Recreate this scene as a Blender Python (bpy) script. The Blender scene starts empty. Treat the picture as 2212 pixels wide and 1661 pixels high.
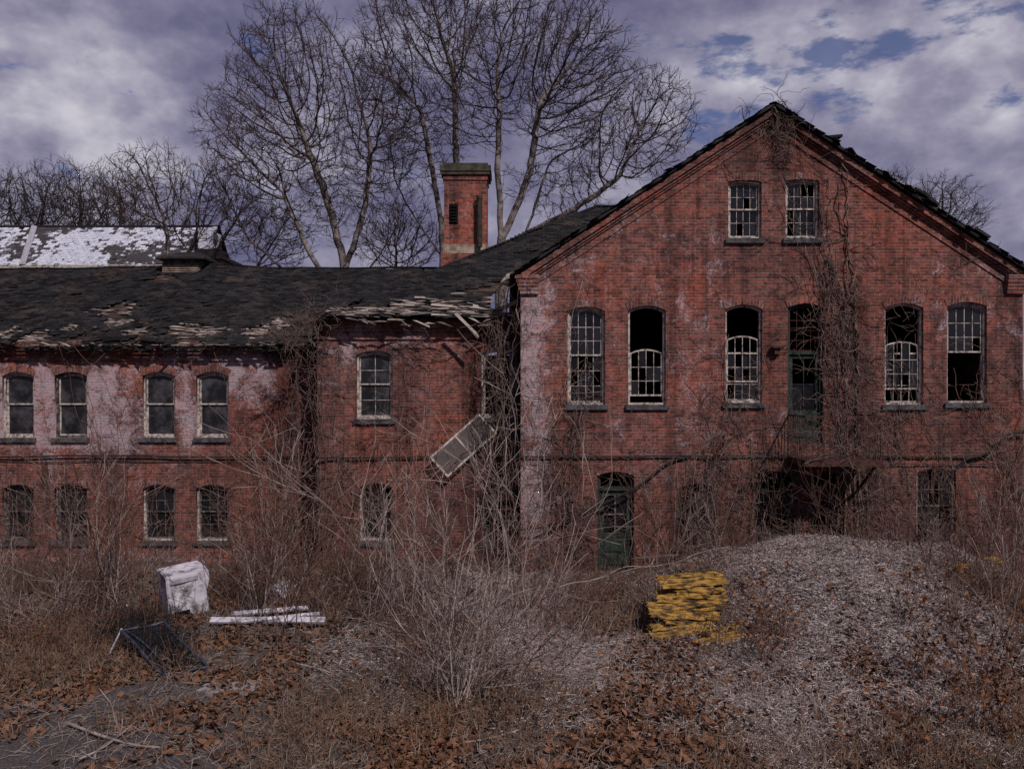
import bpy, math, random, bmesh
import numpy as np
from mathutils import Vector, Matrix
rng=np.random.default_rng(7); random.seed(7)
SC=bpy.context.scene; C=SC.collection
D=21.3; EYE=4.44; FP=1916.0
def X(px,d=0): return (px-1106)*(D+d)/FP
def Z(py,d=0): return EYE+(830-py)*(D+d)/FP
def G(px,py):
    t=EYE*FP/(py-830); return ((px-1106)*t/FP, t-D)

# ---------------------------------------------------------------- materials
class Mat:
    def __init__(s,name,rough=.9,spec=.3):
        s.m=bpy.data.materials.new(name); s.m.use_nodes=True; s.nt=s.m.node_tree
        s.b=s.nt.nodes['Principled BSDF']; s.b.inputs['Roughness'].default_value=rough
        s.b.inputs['Specular IOR Level'].default_value=spec
    def n(s,t,props=None,**ins):
        nd=s.nt.nodes.new('ShaderNode'+t)
        for k,v in (props or {}).items(): setattr(nd,k,v)
        for k,v in ins.items():
            k=k.replace('_',' ')
            sk=nd.inputs[int(k[1:])] if k[0]=='i' and k[1:].isdigit() else nd.inputs[k]
            if isinstance(v,bpy.types.NodeSocket): s.nt.links.new(v,sk)
            else: sk.default_value=v
        return nd
    def mix(s,f,a,b,mode='MIX'):
        nd=s.n('MixRGB',{'blend_type':mode},Fac=f,Color1=a,Color2=b); return nd.outputs[0]
    def math(s,op,a,b=0.0,clamp=False):
        return s.n('Math',{'operation':op,'use_clamp':clamp},i0=a,i1=b).outputs[0]
    def mr(s,v,a,b,c=0.,d=1.,smooth=True):
        nd=s.n('MapRange',{'interpolation_type':'SMOOTHSTEP' if smooth else 'LINEAR'})
        s.nt.links.new(v,nd.inputs[0])
        for i,q in enumerate((a,b,c,d)): nd.inputs[i+1].default_value=q
        return nd.outputs[0]
    def noise(s,vec,scale,detail=4,rough=.6,dist=0.):
        nd=s.n('TexNoise',None,Vector=vec,Scale=scale,Detail=detail,Roughness=rough,Distortion=dist)
        return nd.outputs[0]
    def color(s,c): s.nt.links.new(c,s.b.inputs['Base Color'])
    def bump(s,h,strength=.5,dist=.02):
        nd=s.n('Bump',None,Strength=strength,Distance=dist,Height=h)
        s.nt.links.new(nd.outputs[0],s.b.inputs['Normal'])
    def pos(s): return s.n('NewGeometry').outputs['Position']
def c4(*c): return (c[0],c[1],c[2],1.)

def soft(m,x,z,b,s=.35):
    x0,x1,z0,z1,w=b
    r=m.math('MULTIPLY',m.mr(x,x0-s,x0+s),m.mr(x,x1-s,x1+s,1.,0.))
    r2=m.math('MULTIPLY',m.mr(z,z0-s,z0+s),m.mr(z,z1-s,z1+s,1.,0.))
    return m.math('MULTIPLY',m.math('MULTIPLY',r,r2),w)

def brick_mat(name,pale=[],dark=[],swap=False,base=1.,c1=(.222,.068,.049),c2=(.095,.034,.029),hot=[],thr=(.885,1.06)):
    m=Mat(name,.92,.2); P=m.pos(); sp=m.n('SeparateXYZ',None,Vector=P)
    x=sp.outputs[0]; y=sp.outputs[1]; z=sp.outputs[2]
    xy=m.math('ADD',x,y)
    wob=m.math('MULTIPLY',m.math('SUBTRACT',m.noise(P,1.3,2),.5),.03)
    zz=m.math('ADD',z,wob)
    cb=m.n('CombineXYZ',None,X=zz if swap else xy,Y=xy if swap else zz,Z=0.)
    br=m.n('TexBrick',{'offset':.5},Vector=cb.outputs[0],Color1=c4(*c1),Color2=c4(*c2),Mortar=c4(.235,.175,.16),
           Scale=1.,Mortar_Size=.0085,Mortar_Smooth=.4,Bias=-.05,Brick_Width=.215,Row_Height=.075)
    col=br.outputs[0]
    big=m.noise(P,.6,5,.7)
    mid=m.noise(P,2.6,5,.7)
    col=m.mix(m.mr(big,.44,.62),col,m.mix(1.,col,c4(1.28,1.04,.92),'MULTIPLY'))
    col=m.mix(m.mr(mid,.45,.64,0.,.76),col,m.mix(1.,col,c4(.44,.47,.50),'MULTIPLY'))
    fine=m.noise(cb.outputs[0],7.,3,.78)
    col=m.mix(m.mr(fine,.51,.62,0.,.72),col,m.mix(1.,col,c4(.37,.38,.40),'MULTIPLY'))
    col=m.mix(m.mr(fine,.47,.36,0.,.55),col,m.mix(1.,col,c4(1.5,1.35,1.25),'MULTIPLY'))
    col=m.mix(m.mr(m.noise(P,4.5,6,.8),.46,.70,0.,.17),col,c4(.34,.27,.27))
    mp=m.n('Mapping',None,Vector=P); mp.inputs['Scale'].default_value=(2.2,2.2,.22)
    st=m.noise(mp.outputs[0],1.,4,.65)
    col=m.mix(m.mr(st,.46,.64,0.,.75),col,m.mix(1.,col,c4(.42,.44,.47),'MULTIPLY'))
    def summ(bs,s=.35):
        a=None
        for b in bs:
            q=soft(m,x,z,b,s); a=q if a is None else m.math('ADD',a,q)
        return a
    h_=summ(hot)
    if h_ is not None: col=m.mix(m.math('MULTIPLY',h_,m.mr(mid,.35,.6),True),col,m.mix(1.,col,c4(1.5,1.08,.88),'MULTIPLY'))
    e=m.noise(P,1.7,8,.82,.7)
    e2=m.noise(cb.outputs[0],15.,3,.9)
    e3=m.noise(mp.outputs[0],1.7,5,.7)
    ef=m.math('ADD',m.math('MULTIPLY',e,1.05),m.math('MULTIPLY',e2,.58)); ef=m.math('ADD',ef,m.math('MULTIPLY',m.math('SUBTRACT',e3,.5),-.22))
    w=summ(pale,.5)
    if w is not None: ef=m.math('ADD',ef,m.math('MULTIPLY',w,.155))
    f=m.mr(ef,thr[0],thr[1],0.,.82)
    col=m.mix(f,col,m.mix(.22,c4(.43,.365,.405),m.mix(1.,col,c4(2.,2.,2.),'MULTIPLY')))
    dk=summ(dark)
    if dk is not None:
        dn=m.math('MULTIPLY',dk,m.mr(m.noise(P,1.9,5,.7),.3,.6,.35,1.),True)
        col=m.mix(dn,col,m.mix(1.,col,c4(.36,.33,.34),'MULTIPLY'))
    m.color(col)
    h=m.math('ADD',m.math('MULTIPLY',br.outputs[1],-1.),m.math('MULTIPLY',fine,1.4))
    m.bump(h,1.,.016)
    return m.m

def bx(x0,x1,y0,y1,w,d=0): return (X(x0,d),X(x1,d),Z(y1,d),Z(y0,d),w)
pale_main=[bx(1115,1190,600,1180,1.45),bx(1200,1560,470,640,.35),bx(1440,1560,640,980,.5),bx(1310,1355,650,900,.4),bx(1640,1700,860,1000,.4),bx(2000,2212,560,760,.55),bx(1780,1900,880,1000,.3),bx(1500,1620,980,1100,.3)]
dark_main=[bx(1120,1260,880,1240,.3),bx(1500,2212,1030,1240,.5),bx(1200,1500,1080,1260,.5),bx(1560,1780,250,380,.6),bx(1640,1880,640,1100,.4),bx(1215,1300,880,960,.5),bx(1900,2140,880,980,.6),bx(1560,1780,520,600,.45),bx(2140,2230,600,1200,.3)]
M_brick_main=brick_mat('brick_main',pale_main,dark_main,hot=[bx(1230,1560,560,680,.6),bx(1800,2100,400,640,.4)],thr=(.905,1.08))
M_arch=brick_mat('brick_arch',[(-30,30,2.5,9,.15)],[],True)
pale_w=[bx(-200,305,780,970,1.35,2.4),bx(372,430,790,975,1.3,2.4),bx(480,590,765,880,1.3,2.4),bx(-100,620,1185,1240,.9,2.4),bx(300,600,755,800,1.,2.4),bx(60,330,960,1090,.5,2.4),
        bx(690,1030,700,760,.9,1.2),bx(690,760,760,1000,.5,1.2)]
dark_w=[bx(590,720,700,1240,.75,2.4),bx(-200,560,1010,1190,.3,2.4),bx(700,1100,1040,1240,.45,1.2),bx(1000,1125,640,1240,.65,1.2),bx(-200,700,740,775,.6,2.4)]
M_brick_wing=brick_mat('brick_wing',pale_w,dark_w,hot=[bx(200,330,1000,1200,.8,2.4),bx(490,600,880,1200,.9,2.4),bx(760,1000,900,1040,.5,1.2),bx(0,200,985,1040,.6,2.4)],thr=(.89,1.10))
M_brick_chim=brick_mat('brick_chimney',[],[],c1=(.29,.080,.052),c2=(.13,.042,.033))
M_brick_far=brick_mat('brick_far',[],[],c1=(.34,.13,.07),c2=(.22,.08,.05))

def simple(name,ca,cb_,scale=6.,rough=.85,spec=.3,island=False,bump=.3,thresh=(.35,.65),stretch=None,det=4):
    m=Mat(name,rough,spec); P=m.pos()
    v=P
    if stretch:
        mp=m.n('Mapping',None,Vector=P); mp.inputs['Scale'].default_value=stretch; v=mp.outputs[0]
    if not bump and island: det=1
    nz=m.noise(v,scale,det,.7)
    f=m.mr(nz,*thresh)
    if island:
        g=m.n('NewGeometry').outputs['Random Per Island']
        f=m.math('ADD',m.math('MULTIPLY',f,.35),m.math('MULTIPLY',g,.65))
    m.color(m.mix(f,c4(*ca),c4(*cb_)))
    if bump: m.bump(nz,bump,.02)
    return m.m
def slate_mat():
    m=Mat('slate_dark',.78,.15); P=m.pos(); g=m.n('NewGeometry').outputs['Random Per Island']
    col=m.mix(m.mr(g,0.,1.,0.,1.,False),c4(.0050,.0045,.0052),c4(.026,.0235,.026))
    n=m.noise(P,.9,6,.75); col=m.mix(m.mr(n,.51,.66,0.,.75),col,c4(.062,.045,.036))
    n2=m.noise(P,7.,3,.7); col=m.mix(m.mr(n2,.46,.66,0.,.6),col,m.mix(1.,col,c4(.3,.3,.3),'MULTIPLY'))
    m.color(col); m.bump(n2,.3,.02); return m.m
M_slate=slate_mat()
M_sheath=simple('roof_boards',(.012,.008,.007),(.15,.10,.078),1.4,.9,.2,False,.6,(.45,.7),(1.,9.,9.))
M_rotwood=simple('rotten_wood',(.04,.027,.022),(.42,.35,.31),3.,.9,.2,True,.4,(.3,.7),(3.,9.,9.))
M_stone=simple('dark_stone',(.025,.024,.027),(.09,.085,.09),5.,.9)
M_cap=simple('chimney_stone',(.022,.019,.014),(.075,.062,.045),5.,.9)
M_lime=simple('pale_stone',(.16,.11,.08),(.36,.28,.22),4.,.9)
M_paint=simple('peeling_paint',(.10,.075,.065),(.46,.40,.36),9.,.75,.3,False,.3,(.36,.58),None,6)
M_paintd=simple('dirty_paint',(.022,.016,.015),(.17,.145,.135),9.,.75,.3,False,.3,(.42,.62),None,6)
M_green=simple('green_paint',(.006,.009,.007),(.022,.036,.027),7.,.7,.35,False,.3,(.38,.62),None,6)
M_rust=simple('rusty_iron',(.025,.009,.007),(.07,.026,.017),12.,.8)
M_black=simple('interior_dark',(.006,.005,.005),(.014,.012,.011),2.,.95,.1,False,0)
M_cable=simple('black_cable',(.006,.006,.007),(.015,.015,.017),4.,.6)
M_glass=Mat('window_glass',.12,.45)
_g=M_glass.n('NewGeometry').outputs['Random Per Island']
M_glass.color(M_glass.mix(_g,c4(.003,.003,.004),c4(.016,.017,.02))); 
M_glass.bump(M_glass.noise(M_glass.pos(),2.5,2),.15,.05); M_glass=M_glass.m
M_haze=Mat('dusty_screen',.4,.45); 
M_haze.color(M_haze.mix(M_haze.mr(M_haze.noise(M_haze.pos(),2.6,6,.7),.40,.70),c4(.006,.006,.007),c4(.060,.055,.063))); M_haze=M_haze.m
M_bark=simple('pale_bark',(.055,.044,.042),(.23,.19,.178),2.2,.9,.2,False,.3)
M_twig=simple('dark_twig',(.030,.019,.019),(.085,.056,.053),2.,.9,.2,False,0)
M_twigf=simple('far_twig',(.020,.013,.014),(.05,.034,.034),2.,.9,.2,False,0)
M_vine=simple('vine_stem',(.030,.019,.016),(.22,.155,.135),5.,.9,.2,True,0)
M_stemr=simple('red_stem',(.040,.019,.015),(.19,.105,.080),3.,.9,.2,True,0)
M_stemp=simple('pale_stem',(.10,.072,.062),(.36,.285,.25),3.,.85,.25,True,0)
M_leaf=simple('dead_leaf',(.024,.011,.007),(.205,.095,.052),9.,.85,.25,True,0)
M_leafb=simple('crisp_leaf',(.04,.015,.007),(.25,.098,.036),9.,.85,.25,True,0)
M_chip=simple('wood_chip',(.07,.053,.052),(.55,.45,.43),9.,.9,.2,True,0)
M_grass=simple('dead_grass',(.045,.026,.018),(.25,.16,.108),3.,.9,.2,True,0)
M_yellow=simple('yellow_paint',(.030,.018,.012),(.36,.195,.040),4.5,.85,.2,False,.4,(.40,.60),(1.,3.,3.),7)
M_white=simple('white_enamel',(.12,.105,.11),(.50,.46,.51),3.5,.6,.35,False,.2,(.36,.54),None,8)
M_steel=simple('blue_grey_steel',(.010,.012,.020),(.048,.056,.080),9.,.55,.4)
M_alum=simple('pale_metal',(.20,.19,.22),(.36,.34,.38),9.,.5,.5)
M_conc=simple('concrete',(.10,.085,.082),(.28,.245,.24),5.,.9,.3,False,.4,(.35,.65),None,7)
M_paleslate=Mat('pale_slate',.6,.5)
_m=M_paleslate; _r=_m.n('NewGeometry').outputs['Random Per Island']; _nz=_m.noise(_m.pos(),.22,6,.75)
_f=_m.math('ADD',_m.math('MULTIPLY',_r,.13),_nz)
_m.color(_m.mix(_m.mr(_f,.56,.60),_m.mix(_r,c4(.58,.58,.66),c4(.42,.42,.52)),c4(.04,.033,.036))); M_paleslate=_m.m
def net_mat(name,sc,col,th):
    m=Mat(name,.7); P=m.n('TexCoord').outputs['Object']; sp=m.n('SeparateXYZ',None,Vector=P)
    a=m.math('FRACT',m.math('MULTIPLY',m.math('ADD',sp.outputs[0],sp.outputs[1]),sc)); b=m.math('FRACT',m.math('MULTIPLY',m.math('SUBTRACT',sp.outputs[0],sp.outputs[1]),sc))
    r=m.math('MAXIMUM',m.math('LESS_THAN',a,th),m.math('LESS_THAN',b,th))
    m.nt.links.new(r,m.b.inputs['Alpha']); m.b.inputs['Base Color'].default_value=c4(*col); return m.m
M_mesh=net_mat('insect_screen',60.,(.12,.10,.10),.42)

# ---------------------------------------------------------------- mesh helpers
def link(ob,parent=None):
    C.objects.link(ob)
    if parent is not None:
        ob.parent=parent; 
        if parent.type=='EMPTY' and parent.parent is None and not parent.get('_local'):
            ob.matrix_parent_inverse=Matrix.Translation(-parent.location)
    return ob
def tag(ob,label=None,cat=None,kind=None,group=None):
    if label: ob['label']=label
    if cat: ob['category']=cat
    if kind: ob['kind']=kind
    if group: ob['group']=group
    return ob
def empty(name,loc,label,cat,group=None):
    e=bpy.data.objects.new(name,None); e.location=loc; e.empty_display_size=.2; C.objects.link(e); tag(e,label,cat,None,group); return e
def npmesh(name,V,Fc,mat=None,smooth=False):
    V=np.asarray(V,dtype=np.float32).reshape(-1,3); Fc=np.asarray(Fc,dtype=np.int32); k=Fc.shape[1]
    me=bpy.data.meshes.new(name); me.vertices.add(len(V)); me.vertices.foreach_set('co',V.ravel())
    me.loops.add(Fc.size); me.loops.foreach_set('vertex_index',Fc.ravel())
    me.polygons.add(len(Fc)); me.polygons.foreach_set('loop_start',np.arange(0,Fc.size,k,dtype=np.int32))
    if smooth: me.polygons.foreach_set('use_smooth',np.ones(len(Fc),dtype=bool))
    me.update(calc_edges=True)
    if mat: me.materials.append(mat)
    return me
def obj(name,me,parent=None,loc=None):
    o=bpy.data.objects.new(name,me)
    if loc is not None: o.location=loc
    return link(o,parent)
def tubeVF(S,k=3,off=0):
    S=np.asarray(S,dtype=float); A=S[:,0:3]; B=S[:,3:6]; ra=S[:,6]; rb=S[:,7]
    d=B-A; L=np.linalg.norm(d,axis=1,keepdims=True); L[L<1e-6]=1e-6; d=d/L
    ref=np.where(np.abs(d[:,2:3])>.9,np.array([[1.,0,0]]),np.array([[0,0,1.]]))
    u=np.cross(d,ref); u/=np.linalg.norm(u,axis=1,keepdims=True); v=np.cross(d,u)
    an=np.arange(k)*2*math.pi/k; cs=np.cos(an)[None,:,None]; sn=np.sin(an)[None,:,None]
    ring=cs*u[:,None,:]+sn*v[:,None,:]
    R0=A[:,None,:]+ring*ra[:,None,None]; R1=B[:,None,:]+ring*rb[:,None,None]
    V=np.concatenate([R0,R1],axis=1).reshape(-1,3)
    i=np.arange(k); j=(i+1)%k
    f=np.stack([i,j,j+k,i+k],axis=1)
    Fc=(np.arange(len(S))[:,None,None]*2*k+f[None]).reshape(-1,4)+off
    return V,Fc
def tubes(name,S,k,mat,parent=None,loc=None,smooth=False):
    V,Fc=tubeVF(S,k); return obj(name,npmesh(name,V,Fc,mat,smooth),parent,loc)
class MB:
    def __init__(s): s.v=[]; s.f=[]
    def box(s,x0,x1,y0,y1,z0,z1,T=None):
        b=len(s.v)
        for z in (z0,z1):
            for y in (y0,y1):
                for x in (x0,x1):
                    p=Vector((x,y,z)); s.v.append(tuple(T@p if T is not None else p))
        s.f+= [tuple(b+i for i in q) for q in ((0,2,3,1),(4,5,7,6),(0,1,5,4),(2,6,7,3),(0,4,6,2),(1,3,7,5))]
    def beam(s,a,b,w,h):
        a=Vector(a); b=Vector(b); d=b-a; L=d.length; q=d.to_track_quat('X','Z').to_matrix().to_4x4()
        s.box(0,L,-w/2,w/2,-h/2,h/2,Matrix.Translation(a)@q)
    def add(s,me,T):
        b=len(s.v); s.v+=[tuple(T@v.co) for v in me.vertices]; s.f+=[tuple(b+i for i in p.vertices) for p in me.polygons]
    def obj(s,name,mat,parent=None,loc=None):
        me=bpy.data.meshes.new(name); me.from_pydata(s.v,[],s.f); me.materials.append(mat); me.update(); return obj(name,me,parent,loc)
def fill2d(polys,thick):
    cu=bpy.data.curves.new('tmp','CURVE'); cu.dimensions='2D'; cu.fill_mode='BOTH'; cu.extrude=thick/2
    for poly in polys:
        sp=cu.splines.new('POLY'); sp.points.add(len(poly)-1)
        for i,p in enumerate(poly): sp.points[i].co=(p[0],p[1],0,1)
        sp.use_cyclic_u=True
    o=bpy.data.objects.new('tmp',cu); C.objects.link(o)
    dg=bpy.context.evaluated_depsgraph_get(); me=bpy.data.meshes.new_from_object(o.evaluated_get(dg))
    bpy.data.objects.remove(o); bpy.data.curves.remove(cu); return me
RX=Matrix.Rotation(math.pi/2,4,'X')
def panel(name,polys,y,thick,mat,parent=None):
    me=fill2d(polys,thick); me.transform(Matrix.Translation((0,y+thick/2,0))@RX)
    me.materials.clear(); me.materials.append(mat); me.name=name
    return obj(name,me,parent)
def arcz(x,x0,x1,zt,rise): 
    c=(x0+x1)/2; h=(x1-x0)/2; return zt-rise*((x-c)/h)**2
def arch(x0,x1,zt,zb,rise,n=8):
    pts=[(x0,zb),(x1,zb)]
    for i in range(n+1):
        x=x1+(x0-x1)*i/n; pts.append((x,arcz(x,x0,x1,zt,rise)))
    return pts

# ---------------------------------------------------------------- windows
RISE=.11
def rise_of(p): return p[4] if len(p)>4 else RISE
def sash(x0,x1,zb,zt,rise,cols,rows,fw,bw,gap):
    out=arch(x0,x1,zt,zb,rise) if rise>0 else [(x0,zb),(x1,zb),(x1,zt),(x0,zt)]
    holes=[]; panes=[]
    ix0,ix1=x0+fw,x1-fw; iz0=zb+fw; iz1=zt-fw-(rise*.75 if rise>0 else 0)
    cw=(ix1-ix0-(cols-1)*bw)/cols; rh=(iz1-iz0-(rows-1)*bw)/rows
    for c in range(cols):
        for r in range(rows):
            a=ix0+c*(cw+bw); b=a+cw; z0=iz0+r*(rh+bw); z1=z0+rh
            if r==rows-1 and rise>0:
                tp=[(a+(b-a)*t,arcz(a+(b-a)*t,x0,x1,zt,rise)-fw) for t in (1,.66,.33,0)]
                holes.append([(a,z0),(b,z0)]+tp); panes.append((a,b,z0,max(t[1] for t in tp)))
            else: holes.append([(a,z0),(b,z0),(b,z1),(a,z1)]); panes.append((a,b,z0,z1))
    return [out]+holes,panes
def quads(name,panes,y,mat,parent):
    V=[];Fc=[]
    for (a,b,z0,z1) in panes:
        i=len(V); t=random.uniform(-.004,.004); V+=[(a-.004,y+t,z0-.004),(b+.004,y,z0-.004),(b+.004,y-t,z1+.004),(a-.004,y,z1+.004)]; Fc.append((i,i+1,i+2,i+3))
    if not V: return
    return obj(name,npmesh(name,V,Fc,mat),parent)
def lintel(w,x0,x1,zt,d,rise=RISE):
    hw=.19; n=10
    inner=[(x1+(x0-x1)*i/n, arcz(x1+(x0-x1)*i/n,x0,x1,zt,rise)+.002) for i in range(n+1)]
    ox0,ox1=x0-.07,x1+.07
    outer=[(ox0+(ox1-ox0)*i/n, arcz(ox0+(ox1-ox0)*i/n,ox0,ox1,zt+hw,rise+.03)) for i in range(n+1)]
    panel('lintel',[inner+outer],d-.016,.1,M_arch,w)
def window(parent,p,d,cols=4,rows=3,drop=0.,lower=True,upper=True,keep=.8,gm=None,fm=None,split=.5,sill=True,lab=None,low_up=0.,bw=.015,sm=None):
    fm=fm or M_paint; gm=gm or M_glass; sm=sm or fm; rise=rise_of(p)
    x0,x1,zt,zb=X(p[0],d),X(p[1],d),Z(p[2],d),Z(p[3],d); f=.05
    yy=d+.13
    sx0,sx1,szt,szb=x0+f,x1-f,zt-f,zb+f
    H=szt-szb; mid=szb+H*split
    mb=MB(); glass=[]
    if upper:
        po,pa=sash(sx0+.004,sx1-.004,mid-drop,szt-.004-drop,rise*.9,cols,rows,.038,bw,0)
        me=fill2d(po,.03); mb.add(me,Matrix.Translation((0,yy+.02,0))@RX)
        glass+=[(q,yy+.022) for q in pa if random.random()<keep]
    if lower:
        po,pa=sash(sx0+.004,sx1-.004,szb+.004+low_up,mid+.04+low_up,0,cols,rows,.038,bw,0)
        me=fill2d(po,.03); mb.add(me,Matrix.Translation((0,yy+.055,0))@RX)
        glass+=[(q,yy+.057) for q in pa if random.random()<keep]
    w=mb.obj('window',sm,parent)
    if lab: w['label']=lab
    panel('frame',[arch(x0+.003,x1-.003,zt-.003,zb+.003,rise),arch(x0+f,x1-f,zt-f,zb+f,rise)],d+.08,.12,fm,w)
    V=[];Fc=[]
    for (a,b,z0,z1),y in glass:
        i=len(V); t=random.uniform(-.006,.006); V+=[(a-.004,y+t,z0-.004),(b+.004,y,z0-.004),(b+.004,y-t,z1+.004),(a-.004,y,z1+.004)]; Fc.append((i,i+1,i+2,i+3))
    if V: obj('glass',npmesh('glass',V,Fc,gm),w)
    if sill:
        s=MB(); s.box(x0-.07,x1+.07,d-.075,d+.16,zb-.115,zb-.001); s.obj('sill',M_stone,w)
    lintel(w,x0,x1,zt,d,rise)
    return w
def hole(p,d): return arch(X(p[0],d),X(p[1],d),Z(p[2],d),Z(p[3],d),rise_of(p))

# ================================================================= gabled building
GB=empty('brick_building',(6.2,0,0),'tall gabled red brick building with broken windows and vines','building')
PX,PZ=6.24,11.05; LX,RXX,EZ=.21,12.27,7.11
SL=(PZ-EZ)/(PX-LX)
W_main=[((1226,1307,662,874),dict(cols=4,rows=3,keep=.75,lab='tall sash window overgrown with vine stems')),
 ((1357,1438,660,874),dict(cols=4,rows=3,lower=False,drop=.98,keep=.3,lab='tall window, arched upper sash slid down')),
 ((1567,1647,658,870),dict(cols=4,rows=3,lower=True,drop=.68,keep=.4,lab='tall window with slipped arched sash and broken panes')),
 ((1911,1995,655,874),dict(cols=4,rows=3,lower=True,drop=.85,keep=.4,lab='tall window with slipped arched sash and vines')),
 ((2046,2132,652,870),dict(cols=4,rows=3,lower=False,keep=.7,lab='tall sash window with open lower half')),
 ((1573,1645,389,515,.04),dict(cols=4,rows=2,keep=.9,bw=.012,lab='small attic window with old panes')),
 ((1697,1770,387,515,.04),dict(cols=4,rows=2,keep=.9,bw=.012,lab='small attic window with old panes')),
 ((1980,2065,1010,1180),dict(cols=3,rows=2,keep=.8,sm=M_paintd)),
 ((1462,1545,1045,1180),dict(cols=3,rows=2,keep=.6,fm=M_green))]
DOORS=[(1702,1778,655,955),(1290,1370,1018,1232),(1632,1722,1018,1232),(1748,1826,1018,1232)]
holes=[hole(p,0) for p,_ in W_main]+[hole(p,0) for p in DOORS]
outl=[(LX,-1),(RXX,-1),(RXX,EZ),(PX,PZ),(LX,EZ)]
panel('wall',[outl]+holes,0,.36,M_brick_main,GB)
for i,(p,k) in enumerate(W_main): window(GB,p,0,**k)
def door(parent,p,d,mat,transom=.6,lab=None,glazed=True,mun=None,gfrac=.48):
    x0,x1,zt,zb=X(p[0],d),X(p[1],d),Z(p[2],d),Z(p[3],d); f=.06
    ztr=zt-transom
    out=[(x0+f+.004,zb+.004),(x1-f-.004,zb+.004),(x1-f-.004,ztr-.03),(x0+f+.004,ztr-.03)]
    h=ztr-zb; hs=[]
    a=x0+f+.09; b=x1-f-.09; g0=zb+h*gfrac; g1=ztr-.12; mw=.02; cm=(a+b)/2; gm_=(g0+g1)/2
    if glazed:
        for (u0,u1) in ((a,cm-mw/2),(cm+mw/2,b)):
            for (v0,v1) in ((g0,gm_-mw/2),(gm_+mw/2,g1)): hs.append([(u0,v0),(u1,v0),(u1,v1),(u0,v1)])
    dm=MB(); dm.add(fill2d([out]+hs,.045),Matrix.Translation((0,d+.16,0))@RX)
    for (v0,v1) in ((zb+.12,zb+h*.2),(zb+h*.23,zb+h*(gfrac-.06))):
        dm.box(x0+f+.12,x1-f-.12,d+.118,d+.1385,v0,v1)
    dd=dm.obj('door',mat,parent)
    if lab: dd['label']=lab
    if mun:
        mm=MB(); mm.add(fill2d([[(a,g0),(b,g0),(b,g1),(a,g1)]]+[[(q[0][0]+.012,q[0][1]+.012),(q[1][0]-.012,q[1][1]+.012),(q[2][0]-.012,q[2][1]-.012),(q[3][0]+.012,q[3][1]-.012)] for q in hs],.012),Matrix.Translation((0,d+.13,0))@RX); mm.obj('muntin',mun,dd)
    panel('frame',[arch(x0+.003,x1-.003,zt-.003,zb+.003,RISE),[(x0+f,zb+.01),(x1-f,zb+.01),(x1-f,ztr-.02),(x0+f,ztr-.02)],
        arch(x0+f,x1-f,zt-f,ztr+.05,RISE)],d+.08,.12,mat,dd)
    if hs: quads('glass',[(q[0][0],q[1][0],q[0][1],q[2][1]) for q in hs if random.random()<.6],d+.17,M_glass,dd)
    hb=MB(); hb.box(x1-f-.09,x1-f-.05,d+.06,d+.139,zb+h*.40,zb+h*.40+.05); hb.obj('handle',M_rust,dd)
    a0,a1=x0+f,x1-f
    po,pa=sash(a0+.003,a1-.003,ztr+.053,zt-f-.003,RISE*.9,4 if transom>.7 else 3,4 if transom>.9 else 1,.03,.014,0)
    tm=MB(); tm.add(fill2d(po,.03),Matrix.Translation((0,d+.15,0))@RX); t=tm.obj('transom',M_rust if transom>.9 else mat,dd)
    lintel(dd,x0,x1,zt,d)
door(GB,DOORS[0],0,M_green,1.2,'tall green glazed door onto the iron balcony',True,None,.36)
door(GB,DOORS[1],0,M_green,.45,'green ground-level door with broken glass',True,M_paintd,.45)
door(GB,DOORS[2],0,M_green,.5,'green door buried in vines')
door(GB,DOORS[3],0,M_rust,.5,'dark door under the balcony')
for a,b in ((LX,LX+.36),(RXX-.36,RXX)):
    s=MB(); s.box(a,b,.361,16,-1,EZ-.12); s.obj('side_wall',M_brick_main,GB)
panel('rear_wall',[outl],16.0,.3,M_brick_main,GB)
s=MB(); s.box(LX+.37,RXX-.37,.37,15.9,3.0,3.2); s.obj('interior_floor',M_black,GB)
s=MB(); s.box(LX+.37,RXX-.37,.37,15.9,7.0,7.1); s.obj('interior_floor',M_black,GB)
s=MB(); s.box(LX+.37,RXX-.37,3.6,3.7,-.9,2.99); s.obj('interior_wall',M_black,GB)
def rakeband(name,o0,o1,proud,ext=.1,mat=M_brick_main):
    for sgn in (-1,1):
        ex=(PX-LX)+.0
        a=(PX,PZ-o0); b=(PX+sgn*ex,EZ-o0); c=(PX+sgn*ex,EZ-o1); d_=(PX,PZ-o1)
        po=[a,b,c,d_] if sgn>0 else [a,d_,c,b]
        panel(name,[po],-proud,proud+.02,mat,GB)
rakeband('rake_cornice',.02,.17,.14); rakeband('rake_cornice',.175,.25,.085); rakeband('rake_cornice',.255,.31,.045); rakeband('rake_cornice',.46,.51,.03)
for sg in (0,1):
    s=MB()
    for i in range(5):
        if sg==0: s.box(LX-.02-.03*i,LX+.42,-.08-.018*i,.0-.0011*i,EZ-.50+.09*i,EZ-.42+.09*i+.01)
        else: s.box(RXX-.42,RXX+.02+.03*i,-.08-.018*i,.0-.0011*i,EZ-.50+.09*i,EZ-.42+.09*i+.01)
    s.obj('corbel',M_brick_main,GB)

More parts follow.
